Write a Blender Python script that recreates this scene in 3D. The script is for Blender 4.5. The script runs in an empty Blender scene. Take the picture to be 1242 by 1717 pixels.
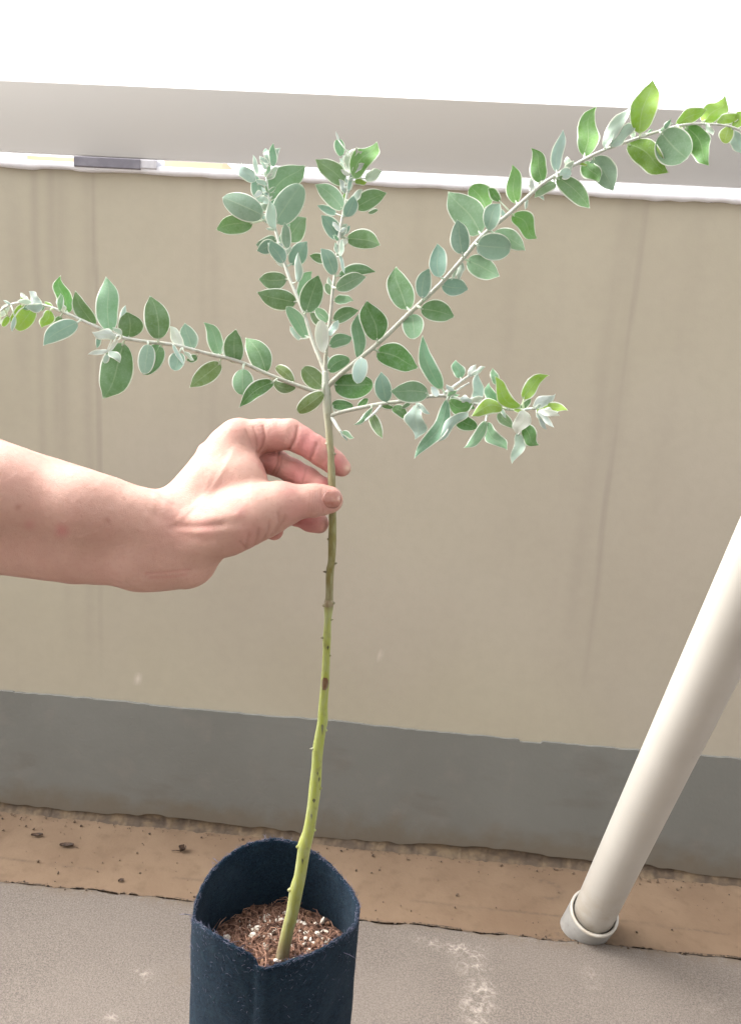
import bpy, math, random
import numpy as np
from mathutils import Matrix, Vector, noise as mnoise

random.seed(7)
rng = np.random.default_rng(11)

# ------------------------------------------------------------------ camera
RW, RH, FOC = 1242.0, 1717.0, 1250.0          # pixel frame of the photograph, focal length in those pixels
PITCH, ROLL, YAW = math.radians(11.09), math.radians(3.667), math.radians(-3.312)
D = 1.05                                       # metres to the parapet
CAM = np.array([0.0, 0.0, 0.7045 * D])
_fw = np.array([math.sin(YAW) * math.cos(PITCH), math.cos(YAW) * math.cos(PITCH), -math.sin(PITCH)])
_r = np.array([math.cos(YAW), -math.sin(YAW), 0.0])
_u = np.cross(_r, _fw)
RX = math.cos(ROLL) * _r + math.sin(ROLL) * _u
UY = -math.sin(ROLL) * _r + math.cos(ROLL) * _u
FW = _fw

sc = bpy.context.scene
col = sc.collection
cam_d = bpy.data.cameras.new('camera')
cam = bpy.data.objects.new('camera', cam_d)
col.objects.link(cam)
cam_d.sensor_fit = 'HORIZONTAL'
cam_d.sensor_width = 36.0
cam_d.lens = 36.0 * FOC / RW
cam_d.clip_start = 0.01
cam_d.clip_end = 2000
M = Matrix(((RX[0], UY[0], -FW[0], CAM[0]), (RX[1], UY[1], -FW[1], CAM[1]), (RX[2], UY[2], -FW[2], CAM[2]), (0, 0, 0, 1)))
cam.matrix_world = M
sc.camera = cam

# ------------------------------------------------------------------ world, sun, exposure
SUN_EL, SUN_AZ = math.radians(45), math.radians(-78)     # azimuth from +Y towards +X
world = bpy.data.worlds.new('World')
sc.world = world
world.use_nodes = True
wn, wl = world.node_tree.nodes, world.node_tree.links
bg = wn['Background']
sky = wn.new('ShaderNodeTexSky')
sky.sky_type = 'NISHITA'
sky.sun_disc = False
sky.sun_elevation = SUN_EL
sky.sun_rotation = SUN_AZ
sky.dust_density = 4.0
sky.air_density = 1.0
hs = wn.new('ShaderNodeHueSaturation')                    # a white overcast day
hs.inputs['Saturation'].default_value = 0.18
wl.new(sky.outputs[0], hs.inputs['Color'])
wl.new(hs.outputs[0], bg.inputs['Color'])
bg.inputs['Strength'].default_value = 0.15
sun_d = bpy.data.lights.new('sun', 'SUN')
sun_d.energy = 0.5
sun_d.angle = math.radians(55)
sun_d.color = (1.0, 0.95, 0.88)
sun = bpy.data.objects.new('sun', sun_d)
col.objects.link(sun)
_sd = Vector((math.sin(SUN_AZ) * math.cos(SUN_EL), math.cos(SUN_AZ) * math.cos(SUN_EL), math.sin(SUN_EL)))
sun.rotation_euler = _sd.to_track_quat('Z', 'Y').to_euler()
sc.view_settings.view_transform = 'Standard'
sc.view_settings.look = 'None'
sc.view_settings.exposure = 2.28
sc.view_settings.gamma = 1.0
sc.view_settings.use_curve_mapping = False
sc.cycles.max_bounces = 8
sc.cycles.transparent_max_bounces = 8

# ------------------------------------------------------------------ helpers
def ray(px, py):
    return FW + RX * ((px - RW / 2) / FOC) - UY * ((py - RH / 2) / FOC)

def unp(px, py, z):                             # a point seen at a pixel, z metres along the view axis
    return CAM + ray(px, py) * z

def on_y(px, py, y):
    d = ray(px, py)
    return CAM + d * ((y - CAM[1]) / d[1])

def on_z(px, py, z=0.0):
    d = ray(px, py)
    return CAM + d * ((z - CAM[2]) / d[2])

def lin(r, g, b):
    f = lambda c: (c / 255) / 12.92 if c <= 10 else ((c / 255 + 0.055) / 1.055) ** 2.4
    return (f(r), f(g), f(b))

WLOC = {}

def place(o, parent=None, loc=(0, 0, 0)):
    col.objects.link(o)
    WLOC[o.name] = Vector(loc)
    o.location = loc
    if parent is not None:
        o.parent = parent
        o.matrix_parent_inverse = Matrix.Translation(-WLOC[parent.name])
    return o

def empty(name, loc, label, cat, group=None):
    o = bpy.data.objects.new(name, None)
    o.empty_display_size = 0.05
    place(o, None, loc)
    return tag(o, label, cat, group)

def tag(o, label=None, cat=None, group=None, kind=None):
    if label: o['label'] = label
    if cat: o['category'] = cat
    if group: o['group'] = group
    if kind: o['kind'] = kind
    return o

class MB:
    """collects vertices and faces, builds one mesh object"""
    def __init__(s):
        s.v, s.f, s.mi, s.att = [], [], [], {}
    def add(s, verts, faces, mi=0):
        o = len(s.v)
        s.v.extend([tuple(map(float, p)) for p in verts])
        s.f.extend([tuple(i + o for i in q) for q in faces])
        s.mi.extend([mi] * len(faces))
        return o
    def box(s, lo, hi, mi=0, bev=0.0):
        x0, y0, z0 = lo; x1, y1, z1 = hi
        if bev <= 0:
            v = [(x0, y0, z0), (x1, y0, z0), (x1, y1, z0), (x0, y1, z0), (x0, y0, z1), (x1, y0, z1), (x1, y1, z1), (x0, y1, z1)]
            s.add(v, [(3, 2, 1, 0), (4, 5, 6, 7), (0, 1, 5, 4), (1, 2, 6, 5), (2, 3, 7, 6), (3, 0, 4, 7)], mi)
            return
        # profile in (y,z) with rounded corners, swept along x
        prof = []
        for cy, cz, a0 in ((y1 - bev, z1 - bev, 0), (y0 + bev, z1 - bev, 90), (y0 + bev, z0 + bev, 180), (y1 - bev, z0 + bev, 270)):
            for k in range(5):
                a = math.radians(a0 + k * 22.5)
                prof.append((cy + bev * math.cos(a), cz + bev * math.sin(a)))
        n = len(prof)
        v = [(x0, a, b) for a, b in prof] + [(x1, a, b) for a, b in prof]
        f = [(i, (i + 1) % n, n + (i + 1) % n, n + i) for i in range(n)] + [tuple(range(n))[::-1], tuple(range(n, 2 * n))]
        s.add(v, f, mi)
    def tube(s, pts, rad, n=10, mi=0, cap=True):
        pts = [np.asarray(p, float) for p in pts]
        rings = []
        prev = None
        for i, p in enumerate(pts):
            t = pts[min(i + 1, len(pts) - 1)] - pts[max(i - 1, 0)]
            t = t / (np.linalg.norm(t) + 1e-12)
            if prev is None:
                a = np.array([0.31, 0.87, 0.39])
                prev = a - t * (a @ t)
            prev = prev - t * (prev @ t)
            prev = prev / (np.linalg.norm(prev) + 1e-12)
            b = np.cross(t, prev)
            r = rad[i] if hasattr(rad, '__len__') else rad
            rings.append([p + r * (math.cos(k * 2 * math.pi / n) * prev + math.sin(k * 2 * math.pi / n) * b) for k in range(n)])
        v = [q for r_ in rings for q in r_]
        f = []
        for i in range(len(rings) - 1):
            for k in range(n):
                f.append((i * n + k, i * n + (k + 1) % n, (i + 1) * n + (k + 1) % n, (i + 1) * n + k))
        if cap:
            f.append(tuple(range(n))[::-1]); f.append(tuple(range((len(rings) - 1) * n, len(rings) * n)))
        return s.add(v, f, mi)
    def blob(s, c, r, jitter=0.25, seed=0, mi=0, sub=1):
        bm_v, bm_f = ICO[sub]
        rr = random.Random(seed)
        sc3 = [r * (1 + rr.uniform(-jitter, jitter)) for _ in range(3)]
        R = Matrix.Rotation(rr.uniform(0, 6.28), 3, 'X') @ Matrix.Rotation(rr.uniform(0, 6.28), 3, 'Z')
        vs = []
        for p in bm_v:
            q = Vector((p[0] * sc3[0], p[1] * sc3[1], p[2] * sc3[2])) * (1 + rr.uniform(-jitter, jitter) * 0.5)
            q = R @ q
            vs.append((c[0] + q.x, c[1] + q.y, c[2] + q.z))
        s.add(vs, bm_f, mi)
    def build(s, name, mats, parent=None, smooth=True, color=None, attrs=None):
        me = bpy.data.meshes.new(name)
        c = np.array(s.v).mean(axis=0) if len(s.v) else np.zeros(3)
        me.from_pydata([tuple(np.array(p) - c) for p in s.v], [], s.f)
        if not isinstance(mats, (list, tuple)): mats = [mats]
        for m in mats: me.materials.append(m)
        if len(mats) > 1: me.polygons.foreach_set('material_index', s.mi)
        if smooth: me.polygons.foreach_set('use_smooth', [True] * len(me.polygons))
        for k, arr in (attrs or {}).items():
            arr = np.asarray(arr, dtype=np.float32)
            if arr.ndim == 1:
                a = me.attributes.new(k, 'FLOAT', 'POINT'); a.data.foreach_set('value', arr)
            else:
                a = me.attributes.new(k, 'FLOAT_COLOR', 'POINT')
                a.data.foreach_set('color', np.hstack([arr, np.ones((len(arr), 1), np.float32)]).ravel())
        me.update()
        o = bpy.data.objects.new(name, me)
        if color is not None: o.color = (*color, 1.0)
        return place(o, parent, c)

import bmesh
ICO = {}
for _s in (1, 2, 3):
    _b = bmesh.new(); bmesh.ops.create_icosphere(_b, subdivisions=_s, radius=1.0)
    ICO[_s] = ([tuple(v.co) for v in _b.verts], [tuple(v.index for v in f.verts) for f in _b.faces]); _b.free()

# --- materials
class Mat:
    def __init__(s, name):
        s.m = bpy.data.materials.new(name); s.m.use_nodes = True
        s.n, s.l = s.m.node_tree.nodes, s.m.node_tree.links
        s.b = s.n['Principled BSDF']
        g = s.n.new('ShaderNodeNewGeometry'); s.pos = g.outputs['Position']
    def k(s, v):
        return v
    def put(s, sock, v):
        if hasattr(v, 'is_linked') or isinstance(v, bpy.types.NodeSocket): s.l.new(v, sock)
        else: sock.default_value = v
    def noise(s, scale, detail=4, rough=0.55, vec=None, stretch=None, dist=0.0):
        t = s.n.new('ShaderNodeTexNoise'); t.inputs['Scale'].default_value = scale
        t.inputs['Detail'].default_value = detail; t.inputs['Roughness'].default_value = rough
        t.inputs['Distortion'].default_value = dist
        v = vec or s.pos
        if stretch:
            mp = s.n.new('ShaderNodeMapping'); mp.inputs['Scale'].default_value = stretch; s.l.new(v, mp.inputs[0]); v = mp.outputs[0]
        s.l.new(v, t.inputs['Vector']); return t.outputs['Fac']
    def voro(s, scale, feature='F1', vec=None):
        t = s.n.new('ShaderNodeTexVoronoi'); t.feature = feature; t.inputs['Scale'].default_value = scale
        s.l.new(vec or s.pos, t.inputs['Vector']); return t.outputs['Distance']
    def ramp(s, v, lo, hi, a=0.0, b=1.0, smooth=True):
        t = s.n.new('ShaderNodeMapRange'); t.interpolation_type = 'SMOOTHSTEP' if smooth else 'LINEAR'
        s.l.new(v, t.inputs['Value'])
        for nme, x in (('From Min', lo), ('From Max', hi), ('To Min', a), ('To Max', b)): t.inputs[nme].default_value = x
        return t.outputs['Result']
    def math(s, op, a, b=0.0):
        t = s.n.new('ShaderNodeMath'); t.operation = op; s.put(t.inputs[0], a); s.put(t.inputs[1], b); return t.outputs[0]
    def mix(s, fac, a, b, mode='MIX'):
        t = s.n.new('ShaderNodeMix'); t.data_type = 'RGBA'; t.blend_type = mode
        s.put(t.inputs[0], fac)
        for sock, v in ((t.inputs[6], a), (t.inputs[7], b)):
            if isinstance(v, tuple): sock.default_value = (*v, 1.0)
            else: s.l.new(v, sock)
        return t.outputs[2]
    def attr(s, name, out='Fac'):
        t = s.n.new('ShaderNodeAttribute'); t.attribute_name = name; return t.outputs[out]
    def objcol(s):
        return s.n.new('ShaderNodeObjectInfo').outputs['Color']
    def color(s, v):
        if isinstance(v, tuple): s.b.inputs['Base Color'].default_value = (*v, 1.0)
        else: s.l.new(v, s.b.inputs['Base Color'])
    def set(s, **kw):
        for k_, v in kw.items():
            s.put(s.b.inputs[k_.replace('_', ' ')], v)
    def bump(s, h, strength=0.3, dist=0.001):
        t = s.n.new('ShaderNodeBump'); t.inputs['Strength'].default_value = strength; t.inputs['Distance'].default_value = dist
        s.l.new(h, t.inputs['Height']); s.l.new(t.outputs[0], s.b.inputs['Normal'])

def smooth_noise(x, z, fx, fz, seed):
    """cheap 2-D value noise on arrays"""
    x = np.asarray(x) * fx; z = np.asarray(z) * fz
    xi, zi = np.floor(x).astype(int), np.floor(z).astype(int)
    xf, zf = x - xi, z - zi
    xf = xf * xf * (3 - 2 * xf); zf = zf * zf * (3 - 2 * zf)
    h = lambda a, b: (np.sin(a * 127.1 + b * 311.7 + seed * 74.7) * 43758.5453) % 1.0
    return (h(xi, zi) * (1 - xf) + h(xi + 1, zi) * xf) * (1 - zf) + (h(xi, zi + 1) * (1 - xf) + h(xi + 1, zi + 1) * xf) * zf

# ------------------------------------------------------------------ setting: levels read off the photograph
Z_TOP = CAM[2] + 0.2236 * D       # top edge of the painted wall face
Z_BAND = CAM[2] - 0.5092 * D      # top of the grey band
Y_MAT = 0.8423 * D                # where the floor sheet ends and the channel begins
XL, XR = -3.2, 3.6

# wall paint
m = Mat('wall_paint')
stain = m.attr('stain'); light = m.attr('pale')
n1 = m.noise(3.0, 5); n2 = m.noise(60, 3); n3 = m.noise(4.0, 4, stretch=(9, 9, 0.5))
c = m.mix(m.ramp(n1, 0.3, 0.7), (0.405, 0.363, 0.276), (0.44, 0.399, 0.308))
c = m.mix(m.ramp(n3, 0.45, 0.75, 0, 0.07), c, (0.345, 0.30, 0.245))
c = m.mix(m.ramp(m.noise(1.6, 5, 0.6, dist=.6), 0.5, 0.7, 0, 0.30), c, (0.46, 0.405, 0.325))
c = m.mix(m.ramp(m.noise(0.9, 3), 0.52, 0.66, 0, 0.25), c, (0.40, 0.345, 0.31))
c = m.mix(m.ramp(n2, 0.35, 0.7, 0, 0.12), c, (0.33, 0.29, 0.23))
c = m.mix(m.math('MULTIPLY', stain, 0.52), c, (0.20, 0.165, 0.14))
c = m.mix(light, c, (0.66, 0.60, 0.52))
spk = m.ramp(m.voro(55), 0.0, 0.035, 1, 0)
spk = m.math('MULTIPLY', spk, m.ramp(m.noise(7, 2), 0.55, 0.62))
c = m.mix(m.math('MULTIPLY', spk, 0.35), c, (0.22, 0.18, 0.15))
m.color(c); m.set(Roughness=0.62, Specular_IOR_Level=0.35)
m.bump(m.math('ADD', m.noise(420, 4, 0.6), m.math('MULTIPLY', m.noise(40, 3), 0.8)), 0.16, 0.0010)
MAT_WALL = m.m

m = Mat('white_coping_paint')
c = m.mix(m.ramp(m.noise(30, 4), 0.4, 0.75, 0, 0.5), (0.83, 0.82, 0.85), (0.70, 0.69, 0.73))
c = m.mix(m.ramp(m.noise(140, 3), 0.68, 0.75, 0, 0.5), c, (0.45, 0.42, 0.42))
m.color(c); m.set(Roughness=0.6); m.bump(m.noise(90, 4), 0.35, 0.002)
MAT_COPING = m.m

m = Mat('grey_band_paint')
z = m.n.new('ShaderNodeSeparateXYZ'); m.l.new(m.pos, z.inputs[0])
c = m.mix(m.ramp(m.noise(4, 4), 0.3, 0.7), (0.172, 0.172, 0.155), (0.194, 0.195, 0.177))
c = m.mix(m.ramp(m.noise(25, 5), 0.5, 0.8, 0, 0.5), c, (0.225, 0.21, 0.185))
c = m.mix(m.ramp(m.noise(9, 5, stretch=(1, 1, 2.5)), 0.55, 0.75, 0, 0.45), c, (0.145, 0.13, 0.11))
foot = m.math('ADD', z.outputs[2], m.math('MULTIPLY', m.noise(30, 5), -0.07))
c = m.mix(m.ramp(foot, -0.02, 0.03, 0.6, 0), c, (0.15, 0.115, 0.075))
spk = m.math('MULTIPLY', m.ramp(m.voro(48), 0.0, 0.05, 1, 0), m.ramp(m.noise(9, 2), 0.5, 0.6))
c = m.mix(m.math('MULTIPLY', spk, 0.5), c, (0.08, 0.07, 0.055))
m.color(c); m.set(Roughness=0.6, Specular_IOR_Level=0.35)
m.bump(m.math('ADD', m.noise(180, 4), m.noise(18, 4)), 0.3, 0.0012)
MAT_BAND = m.m

m = Mat('bare_mortar')
c = m.mix(m.ramp(m.noise(40, 5), 0.35, 0.7), (0.075, 0.053, 0.036), (0.16, 0.113, 0.068))
c = m.mix(m.ramp(m.noise(22, 3, stretch=(1, 1, 3)), 0.55, 0.7, 0, 0.8), c, (0.07, 0.05, 0.035))
m.color(c); m.set(Roughness=0.9); m.bump(m.noise(120, 5), 0.6, 0.003)
MAT_MORTAR = m.m

m = Mat('channel_concrete')
dirt = m.attr('dirt')
c = m.mix(m.ramp(m.noise(7, 5), 0.3, 0.72), (0.158, 0.101, 0.061), (0.203, 0.136, 0.085))
c = m.mix(m.ramp(m.noise(45, 5), 0.5, 0.75, 0, 0.45), c, (0.12, 0.078, 0.045))
c = m.mix(m.ramp(m.noise(12, 3), 0.6, 0.75, 0, 0.5), c, (0.225, 0.158, 0.098))
fine = m.math('MULTIPLY', m.ramp(m.voro(95), 0.0, 0.09, 1, 0), m.ramp(m.noise(14, 3), 0.48, 0.62))
c = m.mix(m.math('MULTIPLY', fine, 0.75), c, (0.07, 0.05, 0.035))
c = m.mix(m.math('MULTIPLY', dirt, m.ramp(m.noise(110, 4), 0.3, 0.6)), c, (0.085, 0.06, 0.04))
m.color(c); m.set(Roughness=0.85)
m.bump(m.math('ADD', m.noise(220, 4), m.math('MULTIPLY', m.noise(30, 4), 2)), 0.4, 0.0012)
MAT_CHANNEL = m.m

m = Mat('floor_sheet')
eff = m.attr('efflorescence'); dirt = m.attr('dirt')
vr = m.voro(62, 'DISTANCE_TO_EDGE', None)
wv = m.n.new('ShaderNodeVectorMath'); wv.operation = 'ADD'
nz = m.n.new('ShaderNodeTexNoise'); nz.inputs['Scale'].default_value = 45; m.l.new(m.pos, nz.inputs['Vector'])
sv = m.n.new('ShaderNodeVectorMath'); sv.operation = 'SCALE'; sv.inputs['Scale'].default_value = 0.03
m.l.new(nz.outputs['Color'], sv.inputs[0]); m.l.new(m.pos, wv.inputs[0]); m.l.new(sv.outputs[0], wv.inputs[1])
vr = m.voro(98, 'DISTANCE_TO_EDGE', wv.outputs[0])
g = m.noise(420, 3); g2 = m.noise(900, 2)
c = m.mix(m.ramp(m.noise(5, 4), 0.3, 0.7), (0.134, 0.110, 0.092), (0.170, 0.141, 0.119))
c = m.mix(m.ramp(g, 0.38, 0.62, 0, 0.75), c, (0.23, 0.194, 0.164))
c = m.mix(m.ramp(g2, 0.48, 0.68, 0, 0.7), c, (0.07, 0.058, 0.05))
c = m.mix(m.math('MULTIPLY', dirt, m.ramp(m.noise(80, 4), 0.35, 0.6)), c, (0.15, 0.115, 0.085))
web = m.math('MULTIPLY', eff, m.ramp(vr, 0.02, 0.20, 0.95, 0.22))
web = m.math('MULTIPLY', web, m.ramp(m.noise(75, 5, 0.7), 0.38, 0.66))
c = m.mix(web, c, (0.43, 0.375, 0.32))
m.color(c); m.set(Roughness=0.8)
m.bump(m.math('ADD', g, g2), 0.6, 0.0010)
MAT_FLOOR = m.m

m = Mat('painted_aluminium')
c = m.mix(m.ramp(m.noise(1.2, 2), 0.35, 0.65), (0.395, 0.365, 0.325), (0.375, 0.358, 0.336))
c = m.mix(m.ramp(m.noise(6, 4, stretch=(0.35, 6, 6)), 0.5, 0.75, 0, 0.25), c, (0.37, 0.35, 0.335))
m.color(c); m.set(Roughness=0.7, Metallic=0.0, Specular_IOR_Level=0.2)
m.bump(m.noise(5, 2, stretch=(0.4, 3, 3)), 0.1, 0.002)
MAT_PANEL = m.m

m = Mat('dark_bracket_paint')
m.color(m.mix(m.ramp(m.noise(60, 4), 0.4, 0.7), (0.16, 0.15, 0.18), (0.20, 0.19, 0.22))); m.set(Roughness=0.55)
MAT_BRACKET = m.m
m = Mat('bracket_lit_side')
m.color(m.mix(m.ramp(m.noise(60, 4), 0.4, 0.7), (0.50, 0.49, 0.53), (0.58, 0.57, 0.6))); m.set(Roughness=0.55)  # lighter copy of the bracket colour for its lit side
MAT_BRACKET_LIT = m.m

m = Mat('white_pvc')
n1 = m.noise(9, 4); n2 = m.noise(70, 4)
c = m.mix(m.ramp(n1, 0.35, 0.7), (0.47, 0.445, 0.40), (0.51, 0.485, 0.44))
c = m.mix(m.ramp(n2, 0.62, 0.75, 0, 0.45), c, (0.50, 0.45, 0.37))
c = m.mix(m.ramp(m.voro(26), 0.0, 0.06, 0.6, 0), c, (0.30, 0.26, 0.21))
zz_ = m.n.new('ShaderNodeSeparateXYZ'); m.l.new(m.pos, zz_.inputs[0])
c = m.mix(m.math('MULTIPLY', m.ramp(zz_.outputs[2], 0.03, 0.16, 0.6, 0), m.ramp(m.noise(38, 5, 0.7), 0.4, 0.65)), c, (0.38, 0.32, 0.24))
c = m.mix(m.ramp(m.noise(16, 5, 0.7, stretch=(3, 3, 0.6)), 0.56, 0.7, 0, 0.3), c, (0.46, 0.43, 0.38))
m.color(c); m.set(Roughness=0.36); m.bump(m.noise(30, 3), 0.05, 0.001)
MAT_PVC = m.m
m = Mat('grey_pvc')
c = m.mix(m.ramp(m.noise(40, 4), 0.4, 0.7), (0.30, 0.295, 0.28), (0.36, 0.35, 0.33))
c = m.mix(m.ramp(m.noise(90, 4), 0.6, 0.72, 0, 0.5), c, (0.18, 0.15, 0.12))
m.color(c); m.set(Roughness=0.5)
MAT_SOCKET = m.m

m = Mat('peach_render'); m.color(m.mix(m.ramp(m.noise(0.6, 4), 0.3, 0.7), (0.78, 0.56, 0.36), (0.84, 0.66, 0.46))); m.set(Roughness=0.8); MAT_PEACH = m.m
m = Mat('roof_tiles'); m.color((0.30, 0.22, 0.18)); m.set(Roughness=0.8); MAT_ROOF = m.m
m = Mat('window_glass'); m.color((0.05, 0.06, 0.07)); m.set(Roughness=0.1); MAT_GLASS = m.m
m = Mat('earth'); m.color(m.mix(m.ramp(m.noise(0.05, 4), 0.4, 0.6), (0.20, 0.18, 0.15), (0.12, 0.14, 0.08))); m.set(Roughness=0.9); MAT_EARTH = m.m

m = Mat('dead_leaf_brown'); m.color(m.mix(m.ramp(m.noise(300, 4), 0.4, 0.6), (0.03, 0.018, 0.012), (0.09, 0.05, 0.03))); m.set(Roughness=0.8); MAT_DEAD = m.m
m = Mat('crumb_dirt'); m.color(m.mix(m.ramp(m.noise(250, 3), 0.4, 0.6), (0.05, 0.035, 0.025), (0.16, 0.11, 0.07))); m.set(Roughness=0.95); MAT_DIRT = m.m

# --- parapet wall
wall = empty('parapet_wall', (0, D + 0.06, 0), 'beige painted balcony parapet wall with vertical rain streaks and a grey band at its foot', 'wall')
xs = np.concatenate([[XL, -1.6], np.arange(-0.75, 0.80, 0.004), [1.6, XR]])
zs = np.concatenate([np.arange(0.02, Z_BAND - 0.02, 0.03), np.arange(Z_BAND - 0.02, Z_TOP, 0.012), [Z_TOP]])
GX, GZ = np.meshgrid(xs, zs)
GY = np.full_like(GX, D) + (smooth_noise(GX, GZ, 5, 4, 3) - 0.5) * 0.0016
nx_, nz_ = len(xs), len(zs)
stain_a = np.zeros_like(GX); pale_a = np.zeros_like(GX)
def streak(p0, p1, w, amp, fade=0.25):
    a, b = on_y(*p0, D), on_y(*p1, D)
    t = (GZ - a[2]) / (b[2] - a[2])
    x0 = a[0] + (b[0] - a[0]) * t + (smooth_noise(GZ * 0, GZ, 1, 9, p0[0]) - 0.5) * 0.006
    wob = 0.55 + 0.8 * smooth_noise(GX * 0, GZ, 1, 7, p0[0] + 5)
    f = np.clip((1 - t) / fade, 0, 1)
    np.maximum(stain_a, amp * wob * f * np.exp(-((GX - x0) / w) ** 2) * (t > -0.05), out=stain_a)
for a in (((58, 288), (74, 1000), .006, .42), ((84, 288), (98, 800), .007, .38), ((102, 290), (112, 1100), .010, .34), ((158, 292), (170, 1150), .0035, .62),
          ((148, 292), (150, 1150), .008, .26), ((342, 296), (336, 760), .006, .16), ((360, 296), (357, 900), .008, .20), ((1083, 335), (972, 1180), .0042, .50),
          ((1052, 334), (945, 1130), .012, .26), ((1068, 334), (1010, 900), .016, .20), ((1042, 333), (1000, 760), .005, .22), ((870, 325), (838, 700), .012, .10),
          ((700, 316), (690, 620), .01, .10), ((20, 286), (44, 700), .012, .2), ((1180, 337), (1090, 900), .015, .12)):
    streak(*a)
def palespot(px, py, r, amp):
    p = on_y(px, py, D)
    np.maximum(pale_a, amp * np.exp(-(((GX - p[0]) ** 2 + (GZ - p[2]) ** 2) / r ** 2)), out=pale_a)
palespot(231, 1139, .0042, .8); palespot(637, 1099, .0026, .55); palespot(237, 1145, .003, .6)
mb = MB()
V = np.stack([GX, GY, GZ], -1).reshape(-1, 3)
idx = np.arange(nx_ * nz_).reshape(nz_, nx_)
F = np.stack([idx[:-1, :-1], idx[:-1, 1:], idx[1:, 1:], idx[1:, :-1]], -1).reshape(-1, 4)
mb.v = [tuple(p) for p in V]; mb.f = [tuple(int(i) for i in q) for q in F]; mb.mi = [0] * len(mb.f)
n0 = len(mb.v)
mb.add([(XL, D + .004, 0.0), (XR, D + .004, 0.0), (XR, D + .13, 0), (XL, D + .13, 0), (XL, D + .004, Z_TOP), (XR, D + .004, Z_TOP), (XR, D + .13, Z_TOP), (XL, D + .13, Z_TOP)],
       [(1, 2, 6, 5), (2, 3, 7, 6), (3, 0, 4, 7), (0, 1, 2, 3)])
ext = len(mb.v) - n0
mb.build('wall_face', MAT_WALL, wall, attrs={'stain': np.concatenate([stain_a.ravel(), np.zeros(ext)]), 'pale': np.concatenate([pale_a.ravel(), np.zeros(ext)])})

# white coping with an uneven lower paint edge and a weathered slope towards the balcony
mb = MB()
xs2 = np.concatenate([[XL, -1.2], np.arange(-0.7, 0.8, 0.006), [1.3, XR]])
prof = [(-0.006, -0.001), (-0.007, 0.004), (-0.005, 0.0085), (0.0, 0.0105), (0.12, 0.010), (0.12, -0.002)]
rows = []
for i, x in enumerate(xs2):
    d1 = (float(smooth_noise(x, 0, 60, 1, 4)) - 0.5) * 0.003 + (float(smooth_noise(x, 0, 14, 1, 8)) - 0.5) * 0.0012
    rows.append([(x, D + a, Z_TOP + b + (d1 if j == 0 else 0)) for j, (a, b) in enumerate(prof)])
v = [p for r_ in rows for p in r_]; npf = len(prof)
f = [(i * npf + j, i * npf + (j + 1) % npf, (i + 1) * npf + (j + 1) % npf, (i + 1) * npf + j) for i in range(len(xs2) - 1) for j in range(npf)]
mb.add(v, f)
mb.build('coping', MAT_COPING, wall)

# grey band: a thick painted coat, chipped upper edge, ragged foot over bare mortar
mb = MB()
xs3 = np.concatenate([[XL, -1.3], np.arange(-0.75, 0.85, 0.003), [1.5, XR]])
top, bot = [], []
chips = [(870, 1240, 908, 1244, -0.0035), (0, 1157, 24, 1160, 0.002), (1105, 1262, 1150, 1268, -0.003), (555, 1210, 575, 1212, 0.001)]
for x in xs3:
    zt = Z_BAND + (float(smooth_noise(x, 0, 90, 1, 2)) - .5) * 0.0016 + (float(smooth_noise(x, 0, 9, 1, 5)) - .5) * 0.003
    for (x0, y0, x1, y1, dz) in chips:
        a, b = on_y(x0, y0, D)[0], on_y(x1, y1, D)[0]
        if a < x < b: zt += dz
    zb = 0.007 + 0.011 * float(smooth_noise(x, 0, 11, 1, 21)) ** 1.5 + 0.004 * float(smooth_noise(x, 0, 60, 1, 22))
    if float(smooth_noise(x, 0, 5, 1, 31)) > 0.72: zb -= 0.008
    top.append(zt); bot.append(max(zb, 0.003))
n = len(xs3)
v = [(x, D - .0035, t) for x, t in zip(xs3, top)] + [(x, D - .0035, b) for x, b in zip(xs3, bot)] + [(x, D + .002, t + .0008) for x, t in zip(xs3, top)] + [(x, D + .002, b) for x, b in zip(xs3, bot)]
f = []
for i in range(n - 1):
    f += [(n + i, n + i + 1, i + 1, i), (i, i + 1, 2 * n + i + 1, 2 * n + i), (n + i + 1, n + i, 3 * n + i, 3 * n + i + 1)]
mb.add(v, f)
mb.build('painted_band', MAT_BAND, wall, smooth=False)
mb = MB()
xs4 = np.arange(-0.9, 0.95, 0.002)
rows = []
for x in xs4:
    q = float(smooth_noise(x, 0, 40, 1, 41)); q2 = float(smooth_noise(x, 0, 130, 1, 42))
    q3 = float(smooth_noise(x, 0, 300, 1, 43)); q = .5 * q + .5 * float(smooth_noise(x, 0, 9, 1, 44))
    rows.append([(x, D + .0012, 0.034), (x, D - .0004 - .0008 * q2, 0.018), (x, D - .0012 - .0015 * q3, 0.009 + .002 * q2), (x, D - .003 - .003 * q * q2, 0.0024 + .001 * q3), (x, D - .005 - .006 * q - .003 * q3, -0.001)])
v = [p for r_ in rows for p in r_]
f = [(i * 5 + j, i * 5 + j + 1, (i + 1) * 5 + j + 1, (i + 1) * 5 + j) for i in range(len(xs4) - 1) for j in range(4)]
mb.add(v, f)
mb.build('mortar_foot', MAT_MORTAR, wall)

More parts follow.
